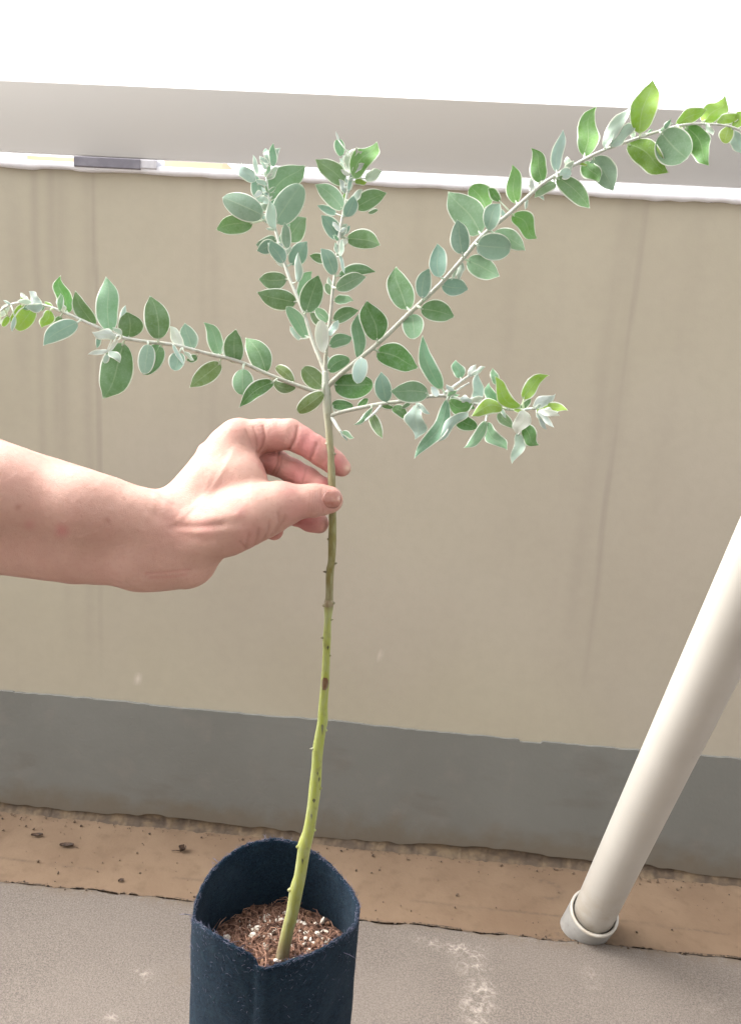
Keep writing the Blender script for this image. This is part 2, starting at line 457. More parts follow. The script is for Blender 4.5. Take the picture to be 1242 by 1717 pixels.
# --- handrail: broad aluminium panel carried on brackets above the coping
rail = empty('handrail', (0, D + .05, Z_TOP), 'wide grey aluminium handrail panel running above the white coping', 'handrail')
YP = D + 0.008
pb = np.mean([on_y(x, y, YP)[2] for x, y in ((0, 258), (430, 277), (700, 287), (1242, 310))])
pt = np.mean([on_y(x, y, YP)[2] for x, y in ((430, 152), (700, 165), (1000, 177), (1242, 185))])
mb = MB(); mb.box((XL, YP, pb), (XR, YP + .006, pt), bev=.0018)
mb.build('panel', MAT_PANEL, rail)
a, b = on_y(124, 275, D - .009), on_y(262, 275, D - .009)
def bracket(x0, x1):
    mb = MB(); mb.box((x0, D - .0095, Z_TOP + .003), (x1 - .022, D + .05, pb - .0045), bev=.0015)
    o = mb.build('bracket', MAT_BRACKET, rail, smooth=False)
    mb = MB(); mb.box((x1 - .022, D - .0085, Z_TOP + .0045), (x1, D + .05, pb - .0045), bev=.0015)
    mb.build('lit_side', MAT_BRACKET_LIT, o, smooth=False)  # the block's right side face; the light on it is put into the colour
bracket(a[0], b[0]); bracket(a[0] + 1.35, b[0] + 1.35); bracket(a[0] - 1.35, b[0] - 1.35)

# --- channel, floor sheet
def grid_sheet(xs, ys, zfun, name, mat, attrs, edge=None):
    X, Y = np.meshgrid(xs, ys)
    Z = zfun(X, Y)
    mb = MB()
    mb.v = [tuple(p) for p in np.stack([X, Y, Z], -1).reshape(-1, 3)]
    I = np.arange(X.size).reshape(X.shape)
    F = np.stack([I[:-1, :-1], I[:-1, 1:], I[1:, 1:], I[1:, :-1]], -1).reshape(-1, 4)
    mb.f = [tuple(int(i) for i in q) for q in F]; mb.mi = [0] * len(mb.f)
    at = {k: fn(X, Y).ravel() for k, fn in attrs.items()}
    if edge:
        n = len(xs); o = len(mb.v); last = I[-1]
        mb.v += [(X[-1, i], Y[-1, i] + .0005, -0.003) for i in range(n)]
        ff = [(int(last[i]), int(last[i + 1]), o + i + 1, o + i) for i in range(n - 1)]
        mb.f += ff; mb.mi += [0] * len(ff)
        at = {k: np.concatenate([v_, v_.reshape(X.shape)[-1]]) for k, v_ in at.items()}
    return mb.build(name, mat, None, attrs=at)

xg = np.concatenate([[XL, -1.4], np.arange(-0.8, 0.9, 0.006), [1.5, XR]])
yg = np.concatenate([np.arange(Y_MAT - .06, D + .03, 0.004)])
def zch(X, Y):
    return (smooth_noise(X, Y, 30, 30, 2) - .5) * .0012 + (smooth_noise(X, Y, 8, 8, 3) - .5) * .0016 - .0005
def dch(X, Y):
    d = np.exp(-((Y - Y_MAT) / .005) ** 2) * (0.8 + smooth_noise(X, Y, 25, 25, 9)) + np.exp(-((D - Y) / .009) ** 2) * 0.9
    d += 0.55 * np.exp(-((Y - (Y_MAT + .045 + .012 * smooth_noise(X, Y * 0, 9, 1, 4))) / .0022) ** 2) * (smooth_noise(X, Y, 18, 5, 6) > .5)
    p = on_z(985, 1580); d += 0.8 * np.exp(-(((X - p[0]) / .05) ** 2 + ((Y - p[1]) / .03) ** 2))
    p = on_z(915, 1492); r = np.hypot((X - p[0]), (Y - p[1]) * 1.2); d += 0.55 * np.exp(-((r - .022) / .004) ** 2) * (X > p[0] - .006)
    return np.clip(d, 0, 1)
ch = grid_sheet(xg, yg, zch, 'drainage_channel', MAT_CHANNEL, {'dirt': dch})
tag(ch, 'tan concrete drainage channel along the foot of the wall', None, None, 'structure')

xf = np.concatenate([[XL, -1.5], np.arange(-0.75, 0.8, 0.006), [1.6, XR]])
yf = np.concatenate([[-2.4, -1.0, 0.0], np.arange(0.55, Y_MAT - .004, 0.006), [Y_MAT - .003, Y_MAT]])
def zfl(X, Y):
    z_ = 0.0045 + (smooth_noise(X, Y, 12, 12, 7) - .5) * .001
    return np.where(Y > Y_MAT - .0032, z_ - .0012 * (Y > Y_MAT - .001), z_)
def eff(X, Y):
    e = np.zeros_like(X)
    for (px, py, rx, ry, a_) in ((735, 1583, .020, .007, .75), (770, 1592, .022, .010, .9), (795, 1600, .012, .012, .9), (793, 1622, .018, .009, 1.0), (775, 1627, .006, .006, .9),
                                 (808, 1660, .016, .014, .95), (803, 1690, .018, .016, 1.0), (800, 1710, .014, .010, .9), (240, 1632, .010, .005, 1.0), (246, 1640, .005, .006, .8),
                                 (195, 1705, .012, .007, .7), (990, 1640, .010, .02, .35), (1200, 1690, .03, .02, .25), (700, 1574, .02, .005, .4)):
        p = on_z(px, py, .0045)
        e = np.maximum(e, a_ * np.exp(-(((X - p[0]) / rx) ** 2 + ((Y - p[1]) / ry) ** 2)))
    return np.clip(e * 1.25, 0, 1)
def dfl(X, Y):
    d = np.exp(-((Y - Y_MAT) / .007) ** 2) * (.5 + .7 * smooth_noise(X, Y, 22, 22, 19))
    d += .5 * np.exp(-((Y - Y_MAT) / .016) ** 2) * (smooth_noise(X, Y, 16, 30, 20) > .55)
    for (px, py, r, a_) in ((300, 1640, .012, .5), (1150, 1640, .05, .15)):
        p = on_z(px, py, .0045); d += a_ * np.exp(-((X - p[0]) ** 2 + (Y - p[1]) ** 2) / r ** 2)
    return np.clip(d, 0, 1)
# wavy cut edge of the sheet
fl = grid_sheet(xf, yf, zfl, 'balcony_floor', MAT_FLOOR, {'efflorescence': eff, 'dirt': dfl}, edge=True)
for vtx in fl.data.vertices:
    wy = vtx.co.y + fl.location.y
    if wy > Y_MAT - .0045:
        wx = vtx.co.x + fl.location.x
        vtx.co.y += (float(smooth_noise(wx, 0, 22, 1, 77)) - .5) * .006 + (float(smooth_noise(wx, 0, 90, 1, 78)) - .5) * .0035
tag(fl, 'speckled grey beige balcony floor sheet', None, None, 'structure')

# crumbs of dirt along the joint and the wall foot
mb = MB(); sd = 0
for i in range(1100):
    x = random.uniform(-.62, .68)
    q = random.random()
    if q < .55: y = Y_MAT + random.gauss(.0015, .003)
    elif q < .8: y = D - .012 - abs(random.gauss(0, .008))
    else: y = random.uniform(Y_MAT, D - .01)
    if q < .55 and float(smooth_noise(x, 0, 14, 1, 55)) < .42: continue
    r = random.uniform(.0004, .0009) if random.random() < .8 else random.uniform(.0009, .0019)
    mb.blob((x, y, r * .5 + .0006 + (.003 if y < Y_MAT else 0)), r, .4, i)
o = mb.build('dirt_crumbs', MAT_DIRT); tag(o, 'dark dirt crumbs along the channel joint', None, None, 'stuff')

# packed dirt in the joint between floor sheet and channel
mb = MB(); V_ = []; F_ = []
xj = np.arange(-.72, .78, .0025)
for i, x in enumerate(xj):
    w = .0042 * float(smooth_noise(x, 0, 34, 1, 61)) + .0022 * float(smooth_noise(x, 0, 170, 1, 62)) - .0012
    ce = Y_MAT + .0015 + .0015 * (float(smooth_noise(x, 0, 60, 1, 63)) - .5) + (float(smooth_noise(x, 0, 22, 1, 77)) - .5) * .006
    w = max(w, .0001)
    V_ += [(x, ce - w * .5, .0044 if w > .001 else -.001), (x, ce + w * .1, .0052 * min(w / .002, 1) + .0006 * random.random()), (x, ce + w, -.0012)]
for i in range(len(xj) - 1):
    for k in (0, 1): F_.append((i * 3 + k, i * 3 + 3 + k, i * 3 + 4 + k, i * 3 + 1 + k))
mb.add(V_, F_)
o = mb.build('joint_dirt', MAT_DIRT); tag(o, 'dark dirt packed along the joint of floor and channel', None, None, 'stuff')

def dead(px, py, ang, ln, wd, label, curl=.5):
    c = on_z(px, py, 0.001)
    mb = MB(); V_, F_ = [], []
    N = 7
    for i in range(N):
        t = i / (N - 1); w = wd * math.sin(math.pi * min(max(t, .03), .97)) ** .7
        for k in range(5):
            u = (k - 2) / 2
            lx, ly = (t - .5) * ln, u * w
            V_.append((c[0] + lx * math.cos(ang) - ly * math.sin(ang), c[1] + lx * math.sin(ang) + ly * math.cos(ang), .0018 + curl * wd * u * u + curl * ln * .25 * (t - .5) ** 2 + random.uniform(0, .0004)))
    for i in range(N - 1):
        for k in range(4): F_.append((i * 5 + k, i * 5 + k + 1, (i + 1) * 5 + k + 1, (i + 1) * 5 + k))
    b0 = len(V_); V_ += [(x, y, z - .0006) for x, y, z in V_]; F_ += [tuple(i + b0 for i in q[::-1]) for q in F_]
    mb.add(V_, F_)
    o = mb.build('dead_leaf', MAT_DEAD); tag(o, label, 'dead leaf', 'dead leaf scraps in the channel'); return o
dead(62, 1402, .25, .017, .0035, 'small brown leaf scrap in the channel nearest the left photo edge', .6)
dead(112, 1419, .15, .021, .0045, 'longer dark brown leaf scrap lying beside the smaller one in the channel', .5)
o = dead(306, 1427, 1.2, .011, .0065, 'round dark curled leaf scrap with a stalk in the channel left of the pot', .9)
mb = MB(); a, b = on_z(288, 1427, .002), on_z(302, 1427, .003); mb.tube([a, (a + b) / 2 + (0, 0, .0008), b], .0007, 5); mb.build('stalk', MAT_DEAD, o)
dead(203, 1478, .6, .008, .003, 'tiny dark leaf crumb in the channel above the floor joint, below two larger scraps', .5)

# --- leaning white pipe in a grey socket
foot_c = on_z(979, 1556, 0.0)
pd = ray(549, 2482); pd = -pd / np.linalg.norm(pd)           # direction of the pipe, upwards
zb = on_z(990, 1545, 0.03)
zdepth = float((zb - CAM) @ FW)
p0 = unp(995, 1533, zdepth)
t_ = pd
R_PIPE = 0.5 * 66 / FOC * zdepth
pipe = empty('leaning_pipe', tuple(foot_c), 'white plastic pipe leaning out of a grey socket on the channel floor', 'pipe')
mb = MB()
pts = [p0 + t_ * s for s in np.linspace(-0.012, 1.5, 40)]
mb.tube(pts, R_PIPE, 40)
mb.build('pipe_shaft', MAT_PVC, pipe)
# socket: rim ring square to the pipe, body dropping to the floor
ax1 = np.cross(t_, [0, 0, 1]); ax1 /= np.linalg.norm(ax1); ax2 = np.cross(ax1, t_)
N = 40
def ring(c, e1, e2, r): return [c + r * (math.cos(k * 2 * math.pi / N) * e1 + math.sin(k * 2 * math.pi / N) * e2) for k in range(N)]
e1f = np.array([ax1[0], ax1[1], 0]); e1f /= np.linalg.norm(e1f); e2f = np.cross([0, 0, 1], e1f) * -1
if e2f @ ax2 < 0: e2f = -e2f
rim_c = p0 + t_ * 0.006
RO = R_PIPE + .0055
rings = [ring(rim_c - t_ * .012, ax1, ax2, R_PIPE + .0006), ring(rim_c - t_ * .0005, ax1, ax2, R_PIPE + .0018), ring(rim_c, ax1, ax2, R_PIPE + .0028), ring(rim_c, ax1, ax2, RO - .0008), ring(rim_c - t_ * .0012, ax1, ax2, RO)]
rim2 = [ring(rim_c - t_ * .0035, ax1, ax2, RO)]
def loft(rs, mat, name, parent):
    mb = MB(); v = [p for r_ in rs for p in r_]
    f = [(i * N + k, i * N + (k + 1) % N, (i + 1) * N + (k + 1) % N, (i + 1) * N + k) for i in range(len(rs) - 1) for k in range(N)]
    mb.add(v, f); return mb.build(name, mat, parent)
loft(rings + rim2, MAT_PVC, 'socket_rim', pipe)
body = []
A0, B0 = np.array(ring(rim_c - t_ * .0035, ax1, ax2, RO)), np.array(ring(np.array([foot_c[0], foot_c[1], -.002]), e1f, e2f, RO * 1.02))
for s in np.linspace(0, 1, 8):
    body.append(list(A0 * (1 - s) + B0 * s + (A0.mean(0) * (1 - s) + B0.mean(0) * s) * 0))
loft(body, MAT_SOCKET, 'socket_body', pipe)

# --- beyond the parapet
mb = MB(); mb.add([(-600, -600, -6), (600, -600, -6), (600, 600, -6), (-600, 600, -6)], [(0, 1, 2, 3)])
o = mb.build('ground', MAT_EARTH, None, smooth=False); tag(o, 'ground far below the balcony', None, None, 'structure')
def house(px0, px1, y, label):
    a, b = on_y(px0, 266, y), on_y(px1, 272, y)
    z1 = on_y((px0 + px1) / 2, 262, y)[2]
    h = empty('far_house', ((a[0] + b[0]) / 2, y + 4, -6), label, 'house', 'houses glimpsed under the handrail')
    mb = MB(); mb.box((a[0], y, -6), (b[0], y + 8, z1)); mb.build('house_wall', MAT_PEACH, h, smooth=False)
    mb = MB(); zz = z1 + .002
    xm = (a[0] + b[0]) / 2
    mb.add([(a[0], y, zz), (b[0], y, zz), (b[0], y + 8, zz), (a[0], y + 8, zz), (xm, y + 4, zz + .15)], [(0, 1, 4), (1, 2, 4), (2, 3, 4), (3, 0, 4), (3, 2, 1, 0)])
    mb.build('roof', MAT_ROOF, h, smooth=False)
house(45, 123, 24, 'peach house seen through the gap left of the dark bracket')
house(275, 372, 27, 'peach house seen through the gap right of the dark bracket')
# --- the house side of the balcony: wall behind the viewer and the slab of the balcony above
m = Mat('house_wall_render'); m.color(m.mix(m.ramp(m.noise(6, 5), 0.3, 0.7), (0.56, 0.54, 0.52), (0.60, 0.58, 0.56))); m.set(Roughness=0.8); m.bump(m.noise(90, 4), 0.3, 0.002); MAT_HOUSE = m.m
SLAB_Y = -0.6
hw_ = empty('house_front', (0, -.75, 0), 'rendered house wall with the slab of the balcony above, behind the viewer', 'building')
mb = MB(); mb.box((XL, -.9, .0), (XR, -.75, 2.35)); mb.build('wall_face', MAT_HOUSE, hw_, smooth=False)
m = Mat('added_dark_band_tile'); m.color(m.mix(m.ramp(m.noise(20, 4), 0.4, 0.6), (0.045, 0.04, 0.038), (0.06, 0.055, 0.05))); m.set(Roughness=0.5); MAT_ADDED_DARK = m.m
mb = MB(); mb.box((XL, -.746, .006), (XR, -.73, .72)); mb.build('added_dark_band', MAT_ADDED_DARK, hw_, smooth=False)  # unseen dark band, added to cut low bounce light on the arm's underside
mb = MB(); mb.box((XL, -.9, 2.352), (XR, SLAB_Y, 2.55)); mb.build('balcony_slab', MAT_HOUSE, hw_, smooth=False)
# ------------------------------------------------------------------ the sapling in its fabric bag
ZS = 0.450                                   # distance of the stem along the view axis at the hand
m = Mat('leaf_blade')
base = m.objcol()
uv = m.attr('span'); mg = m.attr('margin'); rib = m.attr('rib')
n1 = m.noise(170, 4); n2 = m.noise(900, 3)
c = m.mix(m.ramp(n1, 0.3, 0.72, 0, 0.22), base, (0.42, 0.55, 0.46), 'MIX')
c = m.mix(m.ramp(n1, 0.32, 0.5, 0.10, 0), c, (0.07, 0.16, 0.05))
c = m.mix(m.ramp(n2, 0.45, 0.75, 0, 0.16), c, (0.55, 0.66, 0.56))
c = m.mix(m.math('MULTIPLY', rib, 0.5), c, (0.62, 0.72, 0.52))
c = m.mix(m.math('MULTIPLY', mg, 0.93), c, (0.84, 0.87, 0.79))
m.color(c)
m.set(Roughness=0.8, Specular_IOR_Level=0.15, Sheen_Weight=0.3, Sheen_Roughness=0.5)
m.bump(m.math('ADD', m.noise(1200, 3), m.math('MULTIPLY', rib, -1.0)), 0.25, 0.0004)
tr = m.n.new('ShaderNodeBsdfTranslucent')
hs_ = m.n.new('ShaderNodeHueSaturation'); hs_.inputs['Saturation'].default_value = 1.1; hs_.inputs['Value'].default_value = 1.0
m.l.new(c, hs_.inputs['Color']); m.l.new(hs_.outputs[0], tr.inputs['Color'])
mx = m.n.new('ShaderNodeMixShader'); mx.inputs[0].default_value = 0.34
out = m.n['Material Output']
m.l.new(m.b.outputs[0], mx.inputs[1]); m.l.new(tr.outputs[0], mx.inputs[2]); m.l.new(mx.outputs[0], out.inputs['Surface'])
MAT_LEAF = m.m

m = Mat('stem_bark')
sc_ = m.attr('tone', 'Color'); n1 = m.noise(420, 4, stretch=(1, 1, 0.25)); n2 = m.noise(140, 4)
c = m.mix(m.ramp(n1, 0.35, 0.7, 0, 0.4), sc_, (0.34, 0.36, 0.22))
c = m.mix(m.ramp(n2, 0.55, 0.72, 0, 0.35), c, (0.12, 0.10, 0.05))
m.color(c); m.set(Roughness=0.6, Sheen_Weight=0.15); m.bump(m.math('ADD', n1, n2), 0.35, 0.0006)
MAT_STEM = m.m

m = Mat('felt')
n1 = m.noise(520, 5, 0.75, dist=1.5); n2 = m.noise(130, 5, 0.7); n3 = m.noise(35, 3)
c = m.mix(m.ramp(n1, 0.3, 0.72), (0.0015, 0.006, 0.015), (0.012, 0.032, 0.054))
c = m.mix(m.ramp(n2, 0.45, 0.75, 0, 0.5), c, (0.017, 0.039, 0.052))
c = m.mix(m.ramp(n3, 0.45, 0.7, 0, 0.35), c, (0.022, 0.038, 0.056))
m.color(c); m.set(Roughness=0.95, Specular_IOR_Level=0.1, Sheen_Weight=0.03, Sheen_Roughness=0.6)
m.bump(m.math('ADD', n1, m.math('MULTIPLY', n2, 1.5)), 0.9, 0.0012)
MAT_FELT = m.m
m = Mat('felt_fibre'); m.color(m.mix(m.ramp(m.noise(200, 2), 0.4, 0.6), (0.04, 0.05, 0.09), (0.16, 0.155, 0.22))); m.set(Roughness=0.9); MAT_FIBRE = m.m
m = Mat('potting_soil')
c = m.mix(m.ramp(m.noise(350, 5), 0.35, 0.65), (0.03, 0.016, 0.012), (0.17, 0.085, 0.055))
m.color(c); m.set(Roughness=0.95); m.bump(m.noise(500, 5), 0.9, 0.002)
MAT_SOIL = m.m
m = Mat('coir_fibre'); m.color(m.mix(m.ramp(m.noise(150, 2), 0.35, 0.65), (0.10, 0.048, 0.032), (0.36, 0.20, 0.135))); m.set(Roughness=0.85); MAT_COIR = m.m
m = Mat('perlite_white'); m.color(m.mix(m.ramp(m.noise(400, 3), 0.4, 0.7), (0.80, 0.74, 0.64), (0.58, 0.50, 0.41))); m.set(Roughness=0.9); MAT_PERLITE = m.m
m = Mat('bark_chip'); m.color(m.mix(m.ramp(m.noise(300, 3), 0.4, 0.7), (0.12, 0.055, 0.035), (0.36, 0.21, 0.13))); m.set(Roughness=0.9); MAT_CHIP = m.m

# main stem: pixel x, y, radius px, depth offset (m)
STEM = [(470, 1622, 11.5, .060), (474, 1600, 11, .058), (482, 1562, 10.5, .056), (490, 1530, 10.5, .053), (497, 1492, 11.5, .050), (503, 1468, 10.2, .048), (509, 1430, 10.6, .045),
        (511, 1416, 11.6, .044), (518, 1392, 10.0, .042), (524, 1355, 9.4, .039), (528, 1322, 10, .037), (531, 1285, 8.8, .034), (533, 1256, 9.2, .032), (538, 1225, 8.6, .030),
        (541, 1208, 8.8, .029), (542, 1180, 7.6, .027), (545, 1145, 7.2, .024), (547, 1100, 6.4, .021), (548, 1070, 7.0, .019), (549.5, 1040, 6.0, .017), (551, 1016, 8.2, .015), (552, 1000, 6.5, .014),
        (553, 960, 6.8, .011), (556, 940, 6.4, .009), (557, 905, 7.0, .007), (557.5, 870, 6.4, .004), (556.5, 820, 6.4, 0), (555, 770, 6.6, 0), (553, 745, 6.2, 0), (551, 715, 6.4, 0), (549, 690, 7.2, 0), (547.5, 662, 7.4, 0),
        (546, 640, 6.6, 0), (545, 622, 5.0, 0)]
def tone_at(y):
    key = [(1640, (95, 75, 60)), (1590, (120, 105, 70)), (1560, (140, 138, 68)), (1450, (150, 155, 72)), (1330, (152, 160, 70)), (1200, (146, 156, 62)), (1155, (142, 150, 58)), (1060, (140, 146, 62)),
           (1025, (150, 155, 92)), (1012, (110, 98, 62)), (950, (112, 102, 42)), (880, (122, 115, 58)), (800, (130, 122, 84)), (740, (140, 134, 100)), (700, (150, 148, 128)), (640, (168, 172, 160)), (500, (180, 186, 176))]
    for (y0, c0), (y1, c1) in zip(key, key[1:]):
        if y1 <= y <= y0:
            t = (y0 - y) / (y0 - y1); return [a * (1 - t) + b * t for a, b in zip(lin(*c0), lin(*c1))]
    return list(lin(*key[0][1] if y > key[0][0] else key[-1][1]))

def catmull(pts, n):
    P = np.array(pts, float); out = []
    for i in range(len(P) - 1):
        a, b, c_, d = P[max(i - 1, 0)], P[i], P[i + 1], P[min(i + 2, len(P) - 1)]
        for k in range(n):
            t = k / n
            out.append(.5 * (2 * b + (c_ - a) * t + (2 * a - 5 * b + 4 * c_ - d) * t * t + (3 * b - a - 3 * c_ + d) * t ** 3))
    out.append(P[-1]); return np.array(out)

S = catmull(STEM, 4)
stem_pts = [unp(a, b, ZS + d) for a, b, r_, d in S]
stem_rad = [r_ / FOC * (ZS + d) for a, b, r_, d in S]

# bag: rim outline seen in the photo dropped onto an upright cylinder
zc = ZS + .062
cen = unp(463, 1535, zc)
BAGC = np.array([cen[0], cen[1]])
RB = 0.5 * 275 / FOC * zc
rim_px = [(323, 1540), (328, 1515), (345, 1473), (375, 1439), (410, 1415), (458, 1404), (500, 1411), (540, 1437), (575, 1476), (596, 1508), (603, 1532), (597, 1552), (566, 1579), (522, 1604), (478, 1617), (455, 1624),
          (437, 1622), (425, 1606), (398, 1590), (360, 1567), (335, 1550)]
def cyl_hit(px, py, far, R):
    d = ray(px, py); o = CAM[:2] - BAGC
    A = d[0] ** 2 + d[1] ** 2; B = 2 * (o @ d[:2]); C_ = o @ o - R * R
    disc = B * B - 4 * A * C_
    s = (-B + (1 if far else -1) * math.sqrt(max(disc, 0))) / (2 * A)
    return CAM + d * s
rim_az, rim_z = [], []
for (px, py) in rim_px:
    far = py < 1541 - (px - 463) * .03
    p = cyl_hit(px, py, far, RB)
    rim_az.append(math.atan2(p[1] - BAGC[1], p[0] - BAGC[0])); rim_z.append(p[2])
o_ = np.argsort(rim_az); RA = np.array(rim_az)[o_]; RZ = np.array(rim_z)[o_]
RA3 = np.concatenate([RA - 2 * math.pi, RA, RA + 2 * math.pi]); RZ3 = np.concatenate([RZ, RZ, RZ])
NA = 160
AZ = np.linspace(-math.pi, math.pi, NA, endpoint=False)
rimz = np.interp(AZ, RA3, RZ3)
ker = np.array([1, 2, 3, 2, 1.]) / 9
rimz = np.convolve(np.concatenate([rimz[-2:], rimz, rimz[:2]]), ker, 'valid')
print('bag centre', BAGC, 'R', RB, 'rim z', rimz.min(), rimz.max(), 'soil', stem_pts[0])
seam_p = cyl_hit(437, 1624, False, RB); AZ_S = math.atan2(seam_p[1] - BAGC[1], seam_p[0] - BAGC[0])

soil_z = stem_pts[2][2] - .004
sap = empty('potted_sapling', (BAGC[0], BAGC[1], 0), 'silver leaved acacia sapling on a tall bare stem in a dark blue felt grow bag', 'potted plant')

def bag_r(az, z, seed=1):
    dz = rimz.max() - z
    r_ = RB * (1 + 0.016 * np.sin(az * 2 + .6 + dz * 6) + 0.010 * np.sin(az * 3 - dz * 9)) + .0008 * (smooth_noise(az, z, 6, 60, seed) - .5)
    r_ = r_ + .003 * np.exp(-((az - AZ_S) / .10) ** 2) * (az > AZ_S - .05)     # lap of the joined felt
    return r_
mb = MB(); NV = 46
TH = .0026
outer, inner = [], []
zbot = 0.006
for j in range(NV):
    t = j / (NV - 1); ring_o, ring_i = [], []
    for i, az in enumerate(AZ):
        zt = rimz[i] + (random.uniform(-.0005, .0005) if j == 0 else 0)
        z = zt + (zbot - zt) * (t ** 1.35)
        rr_ = float(bag_r(az, z)) * (1 - .03 * t)
        # thickness rounding at rim
        th = TH * (0.25 if j == 0 else 0.8 if j == 1 else 1)
        ring_o.append((BAGC[0] + rr_ * math.cos(az), BAGC[1] + rr_ * math.sin(az), z))
        ri = rr_ - TH - (TH - th) * -0.5
        ring_i.append((BAGC[0] + ri * math.cos(az), BAGC[1] + ri * math.sin(az), z + (.0004 if j == 0 else 0)))
    outer.append(ring_o); inner.append(ring_i)
v = [p for r_ in outer for p in r_] + [p for r_ in inner for p in r_]
o2 = NV * NA
f = []
for j in range(NV - 1):
    for i in range(NA):
        k = (i + 1) % NA
        f.append((j * NA + i, (j + 1) * NA + i, (j + 1) * NA + k, j * NA + k))
        f.append((o2 + j * NA + k, o2 + (j + 1) * NA + k, o2 + (j + 1) * NA + i, o2 + j * NA + i))
for i in range(NA):
    k = (i + 1) % NA
    f.append((i, k, o2 + k, o2 + i))
f.append(tuple((NV - 1) * NA + i for i in range(NA))[::-1])
mb.add(v, f)
bag = mb.build('felt_bag', MAT_FELT, sap)
# lap edge of the front seam
mb = MB(); V_ = []
for j in range(40):
    t = j / 39; z = np.interp(AZ_S, AZ, rimz) - .0015 + (zbot + .01 - np.interp(AZ_S, AZ, rimz)) * t
    for (da, dr) in ((-.05, .0006), (-.012, .0032), (0, .0038), (.10, .0040), (.22, .0012)):
        a_ = AZ_S + da + .012 * math.sin(t * 5) ; rr_ = float(bag_r(AZ_S + .3, z)) * (1 - .03 * t ** .74) + dr - .0004
        V_.append((BAGC[0] + rr_ * math.cos(a_), BAGC[1] + rr_ * math.sin(a_), z))
mb.add(V_, [(j * 5 + k, (j + 1) * 5 + k, (j + 1) * 5 + k + 1, j * 5 + k + 1) for j in range(39) for k in range(4)])
mb.build('seam', MAT_FELT, bag)
# fuzz along the rim and over the felt
mb = MB()
for i in range(1500):
    az = random.uniform(-math.pi, math.pi); top_ = i < 900
    zr = float(np.interp(az, AZ, rimz, period=2 * math.pi))
    z = zr + random.uniform(-.0008, .0004) if top_ else zr - random.random() ** 2 * .05
    r_ = float(bag_r(az, z)) - (random.uniform(0, TH) if top_ else -.0001)
    p = np.array([BAGC[0] + r_ * math.cos(az), BAGC[1] + r_ * math.sin(az), z])
    nrm = np.array([math.cos(az), math.sin(az), 0]); tg = np.array([-math.sin(az), math.cos(az), 0])
    dirv = (nrm * random.uniform(-.5, .8) + tg * random.uniform(-1.6, 1.6) + np.array([0, 0, random.uniform(-.2, 1.0) if top_ else random.uniform(-.6, .6)]))
    if not top_: dirv = nrm * random.uniform(0, .25) + tg * random.uniform(-1, 1) + np.array([0, 0, random.uniform(-1, 1)])
    L_ = random.uniform(.0012, .0034)
    mb.tube([p, p + dirv * L_ * .5 + (0, 0, .0002), p + dirv * L_ + tg * random.uniform(-1, 1) * L_ * .3], [.00013, .00011, .00006], 3, cap=False)
for (az, z0, L_) in ((math.radians(188), 0, .009), (math.radians(-28), -.012, .01), (math.radians(150), .001, .006)):
    zr = float(np.interp(az, AZ, rimz, period=2 * math.pi)) + z0; r_ = float(bag_r(az, zr))
    p = np.array([BAGC[0] + r_ * math.cos(az), BAGC[1] + r_ * math.sin(az), zr]); nrm = np.array([math.cos(az), math.sin(az), 0])
    mb.tube([p, p + nrm * L_ * .5 + (0, 0, .001), p + nrm * L_ + (0, .002, -.001)], [.0003, .00025, .0001], 4)
o = mb.build('fuzz', MAT_FIBRE, bag); tag(o, kind='stuff')

# soil with coir and perlite
def soil_h(x, y):
    dx, dy = x - BAGC[0], y - BAGC[1]
    rr_ = math.hypot(dx, dy)
    return soil_z + .004 - .35 * max(rr_ - RB * .45, 0) * .6 + .004 * (float(smooth_noise(x, y, 120, 120, 3)) - .5) + .006 * (float(smooth_noise(x, y, 40, 40, 5)) - .5)
mb = MB(); V_ = []; NRr, NTt = 22, 60
for i in range(NRr):
    for k in range(NTt):
        r_ = (RB - TH) * (i + .02) / (NRr - 1); a_ = k * 2 * math.pi / NTt
        x, y = BAGC[0] + r_ * math.cos(a_), BAGC[1] + r_ * math.sin(a_)
        V_.append((x, y, soil_h(x, y) + random.uniform(-.0006, .0008)))
mb.add(V_, [(i * NTt + k, (i + 1) * NTt + k, (i + 1) * NTt + (k + 1) % NTt, i * NTt + (k + 1) % NTt) for i in range(NRr - 1) for k in range(NTt)] + [tuple(range(NTt))])
soil = mb.build('soil', MAT_SOIL, sap)
mb = MB()
for i in range(1300):
    r_ = (RB - .006) * math.sqrt(random.random()); a_ = random.uniform(0, 6.283)
    x, y = BAGC[0] + r_ * math.cos(a_), BAGC[1] + r_ * math.sin(a_)
    L_ = random.uniform(.004, .015); h_ = random.uniform(0, 6.283); up = random.uniform(-.1, .5)
    p = np.array([x, y, soil_h(x, y) + random.uniform(0, .002)]); dv = np.array([math.cos(h_), math.sin(h_), up]) * L_
    k1 = np.array([random.gauss(0, 1), random.gauss(0, 1), random.uniform(0, 1.2)]) * L_ * .18
    q2 = p + dv; q2[2] = max(q2[2], soil_h(q2[0], q2[1]) + .0003)
    w = random.uniform(.00018, .00045)
    if math.hypot(q2[0] - BAGC[0], q2[1] - BAGC[1]) > RB - .004: continue
    mb.tube([p, (p + q2) / 2 + k1, q2], [w, w, w * .5], 4, cap=False)
o = mb.build('coir_fibres', MAT_COIR, soil); tag(o, kind='stuff')
mb = MB()
for i in range(420):
    r_ = (RB - .006) * math.sqrt(random.random()); a_ = random.uniform(0, 6.283)
    x, y = BAGC[0] + r_ * math.cos(a_), BAGC[1] + r_ * math.sin(a_)
    mb.blob((x, y, soil_h(x, y) + .0008), random.uniform(.0012, .0026), .5, i)
o = mb.build('bark_crumbs', MAT_CHIP, soil); tag(o, kind='stuff')
